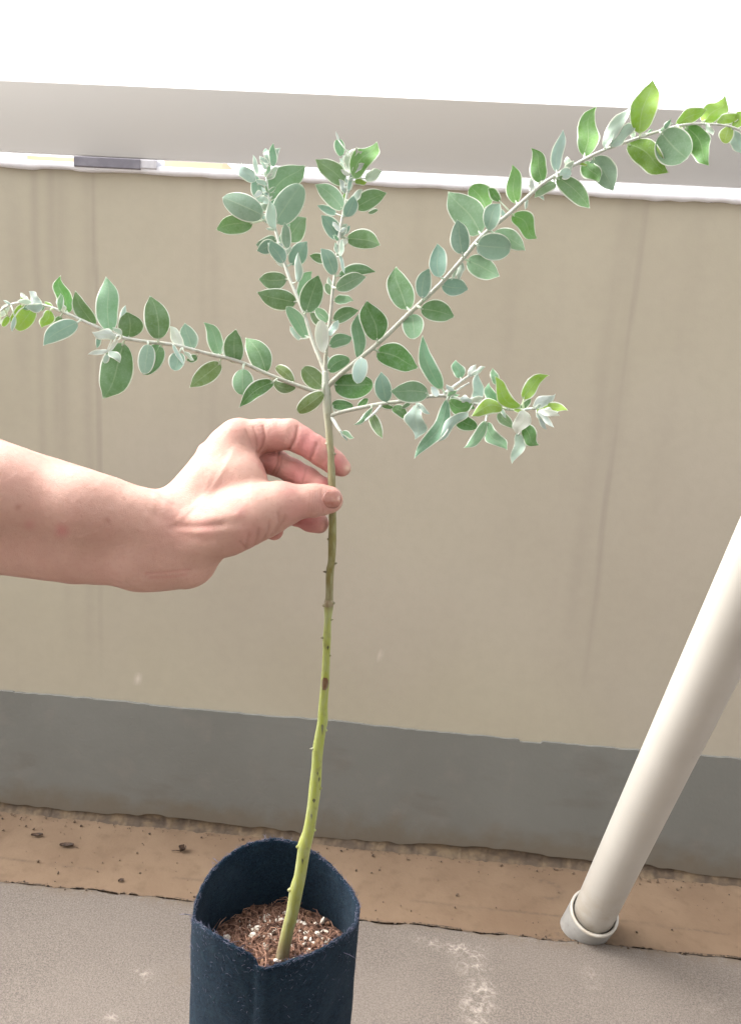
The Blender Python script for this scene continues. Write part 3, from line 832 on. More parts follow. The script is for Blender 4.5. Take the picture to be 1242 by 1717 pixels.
PERL = [(419, 1541, 5), (429, 1549, 4), (447, 1540, 6), (403, 1580, 4), (425, 1574, 9), (453, 1578, 7), (444, 1592, 4), (416, 1586, 5), (508, 1546, 8), (500, 1543, 6), (511, 1566, 5), (534, 1566, 6), (547, 1576, 5), (518, 1597, 6),
        (541, 1586, 4), (440, 1556, 3.5), (392, 1570, 3), (470, 1548, 3.5), (489, 1590, 3.5), (462, 1562, 3), (410, 1560, 3), (380, 1562, 3), (528, 1580, 4), (497, 1575, 3), (436, 1533, 3)] + [(random.uniform(372, 552), random.uniform(1532, 1604), random.uniform(1.6, 3.6)) for _ in range(55)]
for i, (px, py, rp) in enumerate(PERL):
    d = ray(px, py); p = CAM + d * ((soil_z + .003 - CAM[2]) / d[2])
    if math.hypot(p[0] - BAGC[0], p[1] - BAGC[1]) > RB - .006: continue
    r_ = rp / FOC * zc * .80
    mb = MB(); mb.blob((p[0], p[1], soil_h(p[0], p[1]) + r_ * .45), r_, .6, i + 900, sub=2 if rp > 5 else 1)
    mb.build('perlite', MAT_PERLITE, soil, smooth=False)
for i in range(75):
    r_, a_ = (RB - .009) * math.sqrt(random.random()), random.uniform(0, 6.283); s_ = random.uniform(.0009, .0024)
    x, y = BAGC[0] + r_ * math.cos(a_), BAGC[1] + r_ * math.sin(a_)
    mb = MB(); mb.blob((x, y, soil_h(x, y) + .0016 + s_ * .4), s_, .6, i + 1500); mb.build('perlite', MAT_PERLITE, soil, smooth=False)
    
# stem
mb = MB()
mb.tube(stem_pts, stem_rad, 12)
tones = []
for a, b, r_, d in S:
    for k in range(12):
        tones.append(tone_at(b))
# node scars and stubs on the bark
def stub(px, py, side, ln, rr_, tone, drop=0):
    i = int(np.argmin([abs(q[1] - py) for q in S])); c0 = np.array(stem_pts[i]); R0 = stem_rad[i]
    dv = RX * side - FW * .35; dv = dv / np.linalg.norm(dv)
    n_before = len(mb.v)
    mb.tube([c0 + dv * R0 * .4, c0 + dv * R0 * .95 + UY * .0004, c0 + dv * (R0 + ln / FOC * ZS) + UY * ln * .35 / FOC * ZS], [rr_ / FOC * ZS, rr_ * .85 / FOC * ZS, rr_ * .35 / FOC * ZS], 7)
    tones.extend([list(lin(*tone))] * (len(mb.v) - n_before))
for s_ in ((561, 943, 1, 4, 3.2, (95, 80, 55)), (548, 963, -1, 5, 3.0, (80, 66, 45)), (546, 1015, -1, 3, 4, (120, 105, 75)), (558, 1013, 1, 3, 4, (105, 92, 66)), (556, 1042, 1, 4, 2.5, (120, 118, 72)),
           (543, 1072, -1, 4, 3, (92, 84, 48)), (527, 1258, -1, 5, 3, (150, 150, 125)), (545, 1226, 1, 3, 3.5, (150, 160, 85)), (505, 1418, -1, 3, 5, (135, 138, 62)), (536, 1320, 1, 3, 4, (120, 122, 55)),
           (493, 1490, -1, 4, 5.5, (140, 135, 72)), (524, 1390, 1, 2.5, 4.5, (150, 158, 80)), (548, 1100, 1, 2, 2.5, (110, 110, 50)), (517, 1545, 1, 2, 4, (150, 150, 85)), (551, 905, -1, 2, 3, (110, 100, 58)),
           (561, 760, 1, 2.5, 3, (150, 145, 120)), (548, 745, -1, 2, 3, (190, 185, 165))):
    stub(*s_)
# brown scars: short sleeves hugging the bark
def scar(y0, y1, tone, grow=1.04, arc=(0, 12)):
    ii = [i for i, q in enumerate(S) if y0 <= q[1] <= y1]
    if len(ii) < 2: return
    n_before = len(mb.v)
    mb.tube([np.array(stem_pts[i]) - FW * stem_rad[i] * .12 for i in ii], [stem_rad[i] * grow * (0.92 if i in (ii[0], ii[-1]) else 1) for i in ii], 10, cap=False)
    tones.extend([list(lin(*tone))] * (len(mb.v) - n_before))
scar(1132, 1156, (98, 66, 38), .98)
scar(1004, 1018, (125, 108, 80))
for (px, py, h_, w_) in ((541, 1216, 16, 2.2), (527, 1338, 5, 3), (523, 1368, 7, 1.8), (508, 1440, 9, 1.5), (544, 1300, 6, 2), (533, 1290, 5, 1.5), (550, 1085, 5, 2)):
    i = int(np.argmin([abs(q[1] - py) for q in S])); c0 = np.array(stem_pts[i]); R0 = stem_rad[i]
    off = (px - S[i][0]) / FOC * (ZS + S[i][3]); off = max(-R0 * .6, min(R0 * .6, off))
    q = c0 + RX * off - FW * math.sqrt(R0 * R0 - off * off) * 1.0
    n_before = len(mb.v)
    k_ = 1 / FOC * ZS
    mb.add([tuple(q + RX * a_ * w_ * k_ + UY * b_ * h_ * k_ - FW * c_ * k_) for a_, b_, c_ in ((0, 1, .1), (1, 0, .4), (0, -1, .1), (-1, 0, .4), (0, 0, 1.0))], [(3, 2, 4), (2, 1, 4), (1, 0, 4), (0, 3, 4)])
    tones.extend([list(lin(60, 58, 30))] * 5)
mb.build('stem', MAT_STEM, sap, attrs={'tone': np.array(tones)})

# ---- branches and leaves ------------------------------------------------------------------------
COL = {'g': (106, 137, 94), 'dg': (90, 128, 72), 'tg': (124, 150, 118), 't': (130, 155, 138), 'o': (112, 132, 84), 's': (188, 205, 194), 'sg': (140, 178, 144), 'gl': (112, 152, 88), 'lg': (124, 160, 70), 'l': (148, 176, 78), 'w': (208, 214, 210)}
COL = {k: tuple(min(q * g_, .86) for q in lin(*v_)) for k, v_ in COL.items() for g_ in (1.1 if k in ('s', 'w', 'sg') else 1.4,)}

def make_leaf(branch, bpts, bx, by, tx, ty, w, c, bend=0.0, z=None, dz=None, tilt=None, wave=0.0, curl=0.0, round_=0.0):
    rr_ = random.Random(int(bx * 13 + by * 7 + tx * 3 + ty))
    B2 = bpts['px']; j = int(np.argmin((B2[:, 0] - bx) ** 2 + (B2[:, 1] - by) ** 2))
    near_p, dist = bpts['p'][j], math.hypot(B2[j, 0] - bx, B2[j, 1] - by)
    zz = B2[j, 2] + (rr_.choice([-.004, .003, .005]) if z is None else z / 1000.)
    lpx = math.hypot(tx - bx, ty - by)
    Lm = lpx / FOC * zz
    if dz is None: dz = rr_.uniform(-.42, .22) * Lm
    else: dz = dz * Lm
    P0, P1 = unp(bx, by, zz), unp(tx, ty, zz + dz)
    T = P1 - P0; L = np.linalg.norm(T); T = T / L
    v_ = (P0 + P1) / 2 - CAM; v_ = v_ / np.linalg.norm(v_)
    sI = np.cross(T, v_); sI /= np.linalg.norm(sI)
    if sI @ RX * (ty - by) > 0: pass
    nI = np.cross(sI, T); nI /= np.linalg.norm(nI)
    if nI @ v_ > 0: nI = -nI
    a_ = math.radians(rr_.uniform(-22, 16) if tilt is None else tilt)
    hw = w / 2 / FOC * zz / max(math.cos(a_), .35)
    s = math.cos(a_) * sI + math.sin(a_) * nI; n = math.cos(a_) * nI - math.sin(a_) * sI
    # sideways bend is given in pixels, positive = to the right of the base-to-tip direction in the picture
    sdir = RX * -(ty - by) / lpx - UY * (tx - bx) / lpx
    bm_ = bend / FOC * zz
    cup = rr_.uniform(.08, .26) * rr_.choice([1, 1, -1]); arch = rr_.uniform(-.07, .10) * L
    ph = rr_.uniform(0, 6.28); crl = curl * L + rr_.uniform(-.05, .05) * L
    asym = rr_.uniform(-.10, .10)
    p_a, p_b = (.56, .74) if round_ < .5 else (.5, .5)
    p_a += rr_.uniform(-.05, .06); p_b += rr_.uniform(-.04, .14)
    young = c in ('l', 'lg', 's', 'w', 'sg', 'gl')
    if round_ < .5 and lpx > 20: wave = wave + (rr_.uniform(.14, .42) if young else rr_.uniform(.0, .12))
    tw_ = math.radians(rr_.uniform(-55, 55) if young else rr_.uniform(-14, 14)) * (lpx > 20)
    hook = (rr_.choice([-1, 1]) * rr_.uniform(.08, .34) if young else rr_.uniform(-.12, .12)) * (round_ < .5) * w
    tm = p_a / (p_a + p_b); mxw = tm ** p_a * (1 - tm) ** p_b
    NT = 15 if lpx > 24 else 9
    dlt = min(max(.00066 / hw, .06), .34)
    us = [-1, -(1 - dlt * .7), -(1 - dlt * 1.25), -.5, -.07, 0, .07, .5, (1 - dlt * 1.25), (1 - dlt * .7), 1]
    mgv = [1, 1, 0, 0, 0, 0, 0, 0, 0, 1, 1]; rbv = [0, 0, 0, 0, 0, 1, 0, 0, 0, 0, 0]
    NU = len(us); V_, mg_, rb_ = [], [], []
    for side in (1, -1):
        for i in range(NT):
            t = i / (NT - 1)
            te = t * t * (3 - 2 * t) * .35 + t * .65
            wd = hw * (max(te, 0) ** p_a) * (max(1 - te, 0) ** p_b) / mxw
            if round_ < .5: wd *= 1 - .55 * max(te - .80, 0) / .20
            cl = P0 + T * L * te + sdir * (bm_ * math.sin(math.pi * te) + hook / FOC * zz * (math.sin(te * 6.28) * .8 * te)) + n * (arch * math.sin(math.pi * te) + crl * max(te - .55, 0) ** 2 * 2.2)
            for q, u in enumerate(us):
                wv_ = wave * hw * math.sin(te * 8.5 + ph + (1.3 if u > 0 else 0)) * abs(u) ** 1.5
                edge_bump = 1 + .07 * wave * math.sin(te * 17 + ph * 2) * abs(u)
                p = cl + (s * math.cos(tw_ * (te - .4)) + n * math.sin(tw_ * (te - .4))) * wd * (u + asym * (1 - u * u)) * edge_bump + n * (cup * wd * u * u + wv_ * wd / hw) 
                th = .00014 * (1 - abs(u) ** 4) * (1 if 0 < i < NT - 1 else 0)
                if abs(u) > .9: th = .0001
                V_.append(p + n * th * side); mg_.append(mgv[q] if .04 < t else .6); rb_.append(rbv[q] * (1 - t * .7))
                if t > .95: mg_[-1] = 1
    F_ = []
    o2 = NT * NU
    for i in range(NT - 1):
        for q in range(NU - 1):
            F_.append((i * NU + q, i * NU + q + 1, (i + 1) * NU + q + 1, (i + 1) * NU + q))
            F_.append((o2 + i * NU + q, o2 + (i + 1) * NU + q, o2 + (i + 1) * NU + q + 1, o2 + i * NU + q + 1))
        F_.append((i * NU, (i + 1) * NU, o2 + (i + 1) * NU, o2 + i * NU)); F_.append((i * NU + NU - 1, o2 + i * NU + NU - 1, o2 + (i + 1) * NU + NU - 1, (i + 1) * NU + NU - 1))
    mb = MB(); mb.add(V_, F_)
    if dist < 34:
        n_before = len(mb.v)
        mid = (near_p + P0) / 2 + n * .0004
        rp = max(.00042, min(.0007, hw * .12))
        mb.tube([near_p, mid, P0 + T * L * .07], [rp * 1.25, rp, rp * .7], 6)
        k_ = len(mb.v) - n_before; mg_ += [.75] * k_; rb_ += [0] * k_
    base_c = COL[c]; j_ = rr_.uniform(.86, 1.14); h_ = rr_.uniform(-.06, .06)
    cc = (min(base_c[0] * j_ * (1 + h_), .9), min(base_c[1] * j_, .9), min(base_c[2] * j_ * (1 - h_), .9))
    mb.build('leaf', MAT_LEAF, branch, color=cc, attrs={'margin': mg_, 'rib': rb_})

def make_branch(pts, leaves, extra=(), wool=12, tip='s', tone0=(165, 165, 152), tone1=(222, 226, 222)):
    P = catmull(pts, 6)
    mb = MB(); p3 = [unp(a, b, ZS + d) for a, b, r_, d in P]
    mb.tube(p3, [r_ * .88 / FOC * (ZS + d) for a, b, r_, d in P], 9)
    tn = []
    for i in range(len(P)):
        t = i / (len(P) - 1); tn += [[a * (1 - t) + b * t for a, b in zip(lin(*tone0), lin(*tone1))]] * 9
    allp, all3 = [P[:, [0, 1, 3]]], [np.array(p3)]
    for ex in extra:
        E = catmull(ex, 5); e3 = [unp(a, b, ZS + d) for a, b, r_, d in E]
        nb = len(mb.v); mb.tube(e3, [r_ / FOC * (ZS + d) for a, b, r_, d in E], 7); tn += [list(lin(*tone1))] * (len(mb.v) - nb)
        allp.append(E[:, [0, 1, 3]]); all3.append(np.array(e3))
    br = mb.build('branch', MAT_STEM, sap, attrs={'tone': np.array(tn)})
    B2 = np.concatenate(allp); B2[:, 2] += ZS
    bp = {'px': B2, 'p': np.concatenate(all3)}
    for L in leaves:
        a, k = (L[:-1], L[-1]) if isinstance(L[-1], dict) else (L, {})
        make_leaf(br, bp, *a, **k)
    # woolly new growth crowding the tip
    rr_ = random.Random(int(pts[-1][0]) + 5)
    for i in range(wool):
        t = 1 - rr_.random() ** 1.5 * .5; j = min(int(t * (len(P) - 1)), len(P) - 2)
        x, y = P[j, 0], P[j, 1]; a0 = math.atan2(P[j + 1, 1] - y, P[j + 1, 0] - x) + rr_.choice([-1, 1]) * rr_.uniform(.25, 1.25)
        ln = rr_.uniform(11, 29)
        make_leaf(br, bp, x, y, x + ln * math.cos(a0), y + ln * math.sin(a0), ln * rr_.uniform(.32, .6), rr_.choice(['s', 's', 'w', 'w', 'sg', tip]), **dict(wave=.3, curl=rr_.uniform(-.2, .3), z=rr_.uniform(-6, 4)))
    return br
d = dict
# branch to the left
make_branch([(547, 660, 5.2, 0), (521, 654, 4.2, -.002), (455, 630, 4.0, -.006), (400, 606, 3.9, -.010), (340, 591, 3.8, -.014), (290, 578, 3.7, -.018), (240, 572, 3.6, -.020), (203, 565, 3.4, -.022), (160, 547, 3.3, -.024),
             (113, 526, 3.0, -.026), (76, 512, 2.6, -.027), (40, 507, 2.2, -.027), (14, 512, 2.0, -.026), (-6, 527, 1.6, -.026)], [
    (113, 525, 101, 461, 28, 'gl', d(curl=.15, tilt=15)), (159, 545, 126, 487, 27, 'g', d(bend=-4)), (183, 556, 177, 464, 38, 'sg', d(tilt=10, z=-4)), (216, 566, 213, 522, 43, 'g', d(bend=5, tilt=0)), (266, 569, 251, 495, 43, 'g', d(bend=4, tilt=5)),
    (306, 583, 284, 546, 18, 'w', d(z=3)), (323, 586, 310, 541, 29, 't', d(tilt=0)), (368, 597, 341, 540, 27, 'sg', d(bend=5)), (393, 609, 396, 551, 35, 'g', d(tilt=0, bend=-3)), (446, 626, 411, 566, 40, 'g', d(bend=6, tilt=5)),
    (493, 641, 462, 614, 20, 'o', d(round_=1, bend=3)), (458, 640, 400, 684, 27, 'dg', d(bend=7, wave=.25, tilt=0)), (407, 618, 408, 663, 37, 'sg', d(round_=1, z=-5, tilt=0)), (457, 640, 497, 648, 20, 'o', d(bend=7, z=4, round_=1)),
    (370, 609, 317, 650, 32, 'o', d(tilt=0)), (331, 598, 312, 604, 15, 'g', d(z=5)), (300, 591, 293, 622, 27, 't', d(round_=1, z=-3)), (269, 579, 240, 628, 36, 'g', d(z=5, round_=1, tilt=0)), (249, 577, 242, 627, 28, 't', d(z=-4, round_=1)),
    (207, 574, 172, 669, 54, 'g', d(tilt=0, bend=-6, z=3)), (194, 566, 154, 556, 18, 'w', d(z=-6)), (182, 588, 147, 594, 9, 'w', d(z=-9, wave=.2)), (184, 588, 201, 608, 15, 's', d(z=-9)), (181, 594, 175, 609, 11, 's', d(z=-10, round_=1)), (198, 570, 180, 590, 7, 'w', d(z=-7)),
    (168, 560, 162, 584, 10, 't', d(z=2)), (130, 540, 72, 580, 31, 't', d(bend=5, z=-5, tilt=0)), (102, 530, 74, 577, 24, 'g', d(bend=-6, z=3)), (84, 520, 70, 550, 21, 'l', d(bend=-3)), (56, 514, 27, 553, 30, 'l', d(tilt=0, round_=1)), (38, 511, 21, 546, 18, 'l', d(z=4)),
    (15, 530, 4, 548, 12, 'l', d(round_=1)), (68, 512, 48, 488, 17, 'w', d(z=-4)), (54, 508, 29, 503, 10, 's', d(z=-5)), (72, 512, 42, 515, 16, 's', d(z=-6, bend=-3)), (14, 511, -2, 531, 12, 'w', {}), (202, 545, 211, 511, 11, 's', d(z=4)), (25, 530, 20, 556, 8, 's', d(z=-3)),
    (290, 578, 309, 615, 8, 's', d(z=-5, curl=.2)), (308, 590, 326, 604, 8, 's', d(z=-3)), (205, 560, 189, 548, 10, 's', d(z=-6)), (380, 600, 373, 580, 8, 't', d(z=3))], wool=10, tip='l')
# near-vertical branch leaning left
make_branch([(546, 632, 4.6, 0), (540, 612, 3.8, .002), (524, 572, 3.5, .006), (510, 527, 3.4, .009), (496, 492, 3.3, .012), (481, 455, 3.2, .015), (466, 400, 3.1, .018), (454, 358, 2.8, .020), (449, 322, 2.4, .021), (447, 287, 2.0, .022), (453, 268, 1.6, .022)], [
    (457, 279, 458, 240, 15, 'sg', d(curl=.1)), (432, 292, 424, 259, 9, 's', {}), (447, 338, 425, 290, 24, 't', d(bend=-5)), (428, 304, 405, 272, 22, 's', d(bend=-4)), (452, 333, 512, 277, 44, 'tg', d(bend=-8, tilt=0, z=4)), (462, 374, 507, 309, 46, 't', d(round_=1, tilt=0, z=-3)),
    (441, 361, 373, 331, 43, 't', d(round_=1, tilt=0, z=-3)), (424, 374, 362, 385, 33, 'g', d(z=5, bend=3)), (460, 384, 451, 335, 19, 's', d(z=-5, tilt=20)), (479, 402, 514, 364, 38, 'tg', d(tilt=0, z=4)), (482, 417, 477, 372, 18, 't', d(z=-5)),
    (463, 400, 428, 410, 27, 't', d(bend=-6, z=3)), (462, 408, 430, 420, 24, 't', d(z=1)), (476, 440, 453, 402, 26, 't', d(z=-4, tilt=0)), (488, 444, 515, 404, 31, 't', d(z=3, tilt=0)), (499, 473, 500, 422, 14, 's', d(z=-4)), (481, 468, 433, 468, 31, 'tg', d(tilt=0, bend=-3)),
    (497, 507, 430, 489, 36, 'g', d(tilt=0, bend=-3)), (513, 524, 534, 460, 39, 'g', d(tilt=0, z=-4)), (503, 500, 524, 455, 30, 'sg', d(z=7)), (514, 566, 480, 513, 26, 'sg', d(z=5, bend=3, round_=1)), (503, 570, 486, 546, 12, 's', d(z=7)), (440, 322, 425, 328, 10, 'w', d(z=-4)),
    (450, 328, 461, 322, 6, 's', {}), (446, 285, 439, 262, 11, 's', {}), (447, 300, 468, 280, 12, 's', d(z=-3)), (478, 428, 487, 412, 9, 's', d(z=-4)), (470, 405, 486, 374, 14, 'sg', d(z=-2))], wool=28)
# middle branch
make_branch([(545, 626, 4.6, 0), (546, 598, 3.6, -.002), (551, 553, 3.3, -.006), (555, 520, 3.2, -.009), (558, 486, 3.1, -.012), (562, 457, 3.0, -.014), (566, 417, 2.9, -.016), (572, 374, 2.8, -.018), (579, 340, 2.6, -.019), (584, 308, 2.3, -.020), (588, 282, 1.9, -.020), (588, 262, 1.4, -.020)], [
    (572, 262, 566, 232, 19, 'sg', d(round_=.6)), (568, 236, 563, 219, 4, 'w', {}), (592, 299, 630, 239, 36, 'gl', d(bend=-5, tilt=0, z=-4, curl=.15)), (612, 300, 641, 287, 18, 's', d(z=4)), (592, 264, 607, 252, 13, 'l', {}), (594, 304, 616, 304, 12, 'l', d(z=3)),
    (579, 308, 528, 266, 33, 'tg', d(tilt=0, wave=.25, bend=3)), (588, 290, 580, 255, 15, 's', d(z=-4)), (585, 286, 590, 252, 10, 'w', d(z=-2)), (577, 293, 569, 271, 12, 's', {}), (575, 350, 528, 309, 31, 'tg', d(tilt=0, bend=4)), (564, 358, 531, 344, 15, 't', d(z=4)),
    (596, 347, 649, 323, 32, 'g', d(tilt=0, z=4, bend=-3)), (579, 363, 592, 327, 24, 't', d(z=-5, bend=3)), (588, 338, 608, 317, 13, 's', d(z=-3)), (617, 357, 635, 351, 8, 'tg', d(z=6)), (568, 401, 538, 360, 28, 't', d(tilt=0, bend=3)), (580, 399, 638, 411, 33, 'g', d(tilt=0, bend=-5)),
    (578, 392, 586, 377, 9, 't', {}), (571, 430, 575, 398, 9, 's', d(z=-5)), (561, 460, 537, 416, 27, 't', d(bend=4, tilt=0)), (548, 436, 518, 428, 18, 'g', d(z=6)), (567, 462, 631, 456, 22, 'g', d(bend=-7, tilt=0)), (563, 484, 615, 464, 28, 'tg', d(bend=-3, z=-5, tilt=0)),
    (560, 503, 593, 505, 17, 'sg', d(bend=-2)), (559, 538, 602, 520, 25, 'g', d(bend=-4, tilt=0)), (553, 563, 567, 536, 13, 's', d(z=-4)), (556, 494, 545, 474, 15, 'tg', d(z=4)), (557, 487, 551, 463, 10, 's', {}), (552, 580, 591, 565, 24, 'tg', d(bend=-3, tilt=0)),
    (550, 621, 587, 601, 28, 'g', d(bend=-4, tilt=0, round_=1)), (549, 616, 548, 596, 8, 's', {}), (545, 545, 519, 523, 20, 'tg', d(z=5)), (550, 540, 529, 517, 19, 'sg', d(z=4, round_=1)), (541, 591, 538, 536, 24, 'w', d(z=-6, round_=1, tilt=0)), (569, 425, 578, 460, 7, 's', d(z=-3)),
    (541, 650, 507, 616, 34, 'o', d(round_=1, tilt=0, z=3)), (543, 658, 498, 691, 28, 'o', d(round_=1, tilt=0, z=-3)), (575, 345, 578, 318, 10, 'lg', d(z=3)), (584, 320, 590, 290, 9, 't', d(z=-4))], wool=30)
# long branch to the upper right
make_branch([(548, 648, 5.4, 0), (570, 628, 4.8, -.003), (597, 606, 4.6, -.006), (640, 570, 4.4, -.010), (681, 530, 4.3, -.014), (738, 476, 4.2, -.019), (777, 432, 4.1, -.022), (807, 396, 4.0, -.024), (846, 364, 3.8, -.027), (874, 339, 3.7, -.029), (908, 309, 3.5, -.031), (944, 286, 3.4, -.033),
             (968, 273, 3.2, -.034), (1008, 253, 3.0, -.036), (1057, 235, 2.8, -.037), (1106, 219, 2.6, -.038), (1150, 208, 2.3, -.038), (1198, 208, 2.0, -.037), (1229, 213, 1.7, -.036), (1262, 226, 1.4, -.034)], [
    (683, 520, 664, 445, 43, 'g', d(tilt=0, bend=-4)), (707, 500, 720, 449, 28, 't', d(bend=-3)), (736, 465, 733, 408, 31, 't', d(tilt=0)), (775, 426, 766, 367, 34, 't', d(tilt=0, z=-5)), (806, 392, 751, 320, 53, 'tg', d(tilt=0, bend=3, z=2)), (818, 386, 839, 341, 31, 't', d(bend=-5, z=-5)),
    (816, 350, 788, 312, 42, 'gl', d(z=6, bend=5, round_=1)), (838, 337, 818, 315, 17, 'gl', d(z=3)), (865, 341, 858, 275, 28, 'gl', d(tilt=0)), (908, 306, 889, 247, 30, 'gl', d(tilt=0, bend=3)), (859, 359, 901, 399, 33, 'gl', d(bend=-5, curl=.15, tilt=0)), (826, 390, 881, 420, 32, 'tg', d(z=4, bend=-6)),
    (800, 411, 857, 416, 45, 't', d(tilt=0, round_=1, z=-3)), (783, 436, 838, 463, 37, 'tg', d(tilt=0)), (740, 477, 785, 485, 31, 't', d(tilt=0)), (705, 517, 762, 531, 37, 'g', d(tilt=0, bend=-3)), (690, 526, 695, 568, 37, 'sg', d(round_=1, z=4, tilt=0)), (773, 438, 771, 470, 13, 's', d(z=3)),
    (631, 589, 702, 617, 43, 'dg', d(tilt=0, bend=-4)), (633, 571, 615, 503, 45, 'dg', d(tilt=0, bend=2, z=-3)), (601, 602, 601, 525, 23, 'sg', d(z=4, tilt=20)), (608, 600, 598, 643, 26, 's', d(z=-6, round_=1, tilt=0)), (560, 646, 627, 644, 44, 'dg', d(tilt=0, z=3, bend=3, round_=.6)), (815, 392, 808, 415, 9, 's', {}),
    (932, 288, 943, 217, 21, 's', d(bend=-3, curl=.1)), (978, 262, 1001, 178, 38, 'gl', d(tilt=0, bend=-3)), (1012, 248, 1059, 176, 22, 's', d(bend=-5, wave=.3)), (1022, 244, 1066, 210, 24, 's', d(z=-4, wave=.3, bend=-3)), (1072, 224, 1094, 132, 44, 'l', d(tilt=0, bend=-2)), (1052, 240, 1121, 289, 42, 'lg', d(tilt=0, wave=.3, bend=-3)),
    (978, 271, 1004, 305, 28, 'gl', d(z=4)), (994, 264, 1028, 320, 40, 't', d(wave=.2, tilt=0, bend=-5)), (933, 297, 989, 349, 32, 'g', d(curl=.15, bend=-4, tilt=0)), (932, 308, 896, 331, 23, 'tg', d(z=4, bend=5)), (884, 333, 880, 351, 6, 's', {}), (1108, 222, 1152, 266, 58, 'tg', d(tilt=0, round_=1, bend=3)),
    (1150, 212, 1189, 278, 36, 'gl', d(wave=.35, z=5, bend=-5, tilt=0)), (1132, 209, 1184, 182, 26, 'l', d(wave=.35, bend=-3)), (1179, 204, 1215, 158, 34, 'l', d(wave=.15, bend=4, tilt=0)), (1200, 207, 1239, 190, 19, 'l', d(wave=.3)), (1221, 211, 1213, 240, 25, 'l', d(round_=1)), (1226, 219, 1246, 257, 22, 's', d(wave=.3)),
    (1230, 214, 1248, 186, 20, 'l', {}), (1138, 212, 1143, 226, 11, 'l', d(round_=1, z=-5)), (956, 287, 950, 261, 12, 's', d(z=-4)), (938, 289, 958, 291, 20, 's', d(z=-5, round_=1)), (946, 284, 962, 268, 10, 's', d(z=-5)), (1062, 232, 1058, 212, 9, 's', {}), (800, 405, 806, 428, 10, 's', d(z=3)), (770, 440, 756, 470, 9, 's', d(z=4)),
    (848, 362, 836, 350, 8, 's', {}), (900, 318, 912, 336, 8, 's', d(z=4)), (1106, 219, 1128, 206, 9, 's', d(z=-3))], wool=10, tip='l')
# lower right branch with its side shoots
make_branch([(552, 700, 4.8, 0), (562, 694, 4.0, -.002), (588, 687, 3.8, -.005), (638, 677, 3.7, -.010), (669, 673, 3.6, -.013), (717, 665, 3.5, -.018), (750, 664, 3.4, -.021), (793, 676, 3.2, -.025), (845, 685, 3.0, -.030), (873, 687, 2.8, -.032), (897, 685, 2.3, -.034), (912, 690, 1.6, -.035)], [
    (648, 674, 639, 623, 30, 't', d(tilt=0, bend=-2)), (718, 659, 654, 655, 38, 'tg', d(tilt=0, z=-6)), (638, 679, 661, 683, 10, 'dg', {}), (658, 683, 687, 704, 20, 'dg', d(tilt=0, bend=-3)), (624, 684, 592, 712, 10, 'sg', d(bend=-4, z=-4)), (620, 690, 641, 735, 19, 'o', d(tilt=0, z=3)),
    (573, 724, 594, 734, 11, 'sg', {}), (571, 722, 582, 740, 6, 's', {}), (741, 653, 708, 561, 27, 'sg', d(bend=-9, wave=.2, tilt=10)), (699, 678, 695, 737, 32, 's', d(tilt=20, wave=.25, z=-4)), (750, 669, 694, 770, 27, 'sg', d(bend=-12, z=-6, tilt=0, wave=.12)), (772, 634, 764, 603, 22, 'sg', d(tilt=0)),
    (785, 631, 798, 611, 13, 'w', {}), (790, 629, 814, 615, 9, 's', {}), (797, 678, 802, 624, 21, 's', d(bend=3, wave=.2)), (832, 681, 820, 641, 22, 'sg', d(bend=-3)), (832, 645, 826, 617, 15, 'sg', d(curl=.2)), (871, 683, 829, 630, 25, 'l', d(bend=-9, wave=.2)), (875, 668, 920, 629, 25, 'l', d(bend=-5, curl=.2, wave=.15)),
    (872, 689, 890, 667, 13, 'g', d(z=4)), (895, 683, 931, 660, 20, 'w', d(z=-3)), (899, 686, 953, 688, 20, 'l', d(bend=-4, curl=.15)), (900, 688, 917, 721, 12, 'w', d(wave=.2)), (902, 688, 929, 717, 11, 'w', d(wave=.2, z=-5)), (904, 688, 939, 698, 12, 'w', d(z=-7)), (752, 672, 797, 686, 27, 'gl', d(bend=5, z=-5)),
    (843, 684, 790, 698, 28, 'l', d(bend=9, z=-7, tilt=0)), (785, 692, 732, 741, 18, 's', d(bend=6, z=-5, wave=.2)), (760, 693, 803, 719, 27, 'dg', d(z=6, bend=4)), (815, 706, 776, 751, 20, 'sg', d(bend=-7, z=-2)), (815, 708, 851, 755, 25, 'sg', d(bend=6, curl=.2, wave=.15)), (835, 692, 860, 719, 20, 'tg', d(z=4)),
    (879, 688, 866, 728, 27, 'w', d(z=-6, bend=-2)), (878, 712, 905, 746, 27, 'gl', d(wave=.2, bend=4, z=3)), (869, 726, 858, 778, 21, 's', d(bend=-6, wave=.2)), (735, 664, 722, 648, 13, 'w', {}), (745, 665, 771, 661, 8, 'sg', {}), (697, 676, 722, 694, 10, 's', d(z=-5)), (688, 676, 672, 684, 9, 'tg', d(z=3)), (760, 658, 748, 644, 9, 'w', d(z=-3)),
    (600, 683, 618, 668, 14, 'dg', d(z=3)), (556, 678, 593, 681, 20, 'dg', d(tilt=0, round_=1)), (700, 680, 712, 690, 7, 's', d(z=-6)), (850, 683, 838, 662, 10, 's', d(z=-4)), (912, 688, 926, 676, 9, 'w', {}), (908, 690, 936, 690, 10, 'w', d(z=-6, bend=3))],
    wool=18, tip='l', extra=[[(744, 660, 2.6, -.020), (760, 648, 2.2, -.020), (777, 636, 2.0, -.021), (797, 622, 1.4, -.022)], [(756, 662, 2.2, -.021), (772, 650, 1.8, -.019), (786, 642, 1.5, -.018)], [(553, 696, 3.6, 0), (562, 710, 3.0, -.003), (571, 724, 2.4, -.005), (582, 733, 1.8, -.006)], [(640, 678, 2.2, -.010), (630, 690, 2.2, -.012), (612, 706, 1.8, -.013)],
           [(822, 684, 2.2, -.028), (816, 698, 1.9, -.029), (812, 712, 1.5, -.030)], [(873, 688, 2.4, -.032), (876, 705, 2.2, -.034), (870, 728, 1.6, -.035)]])

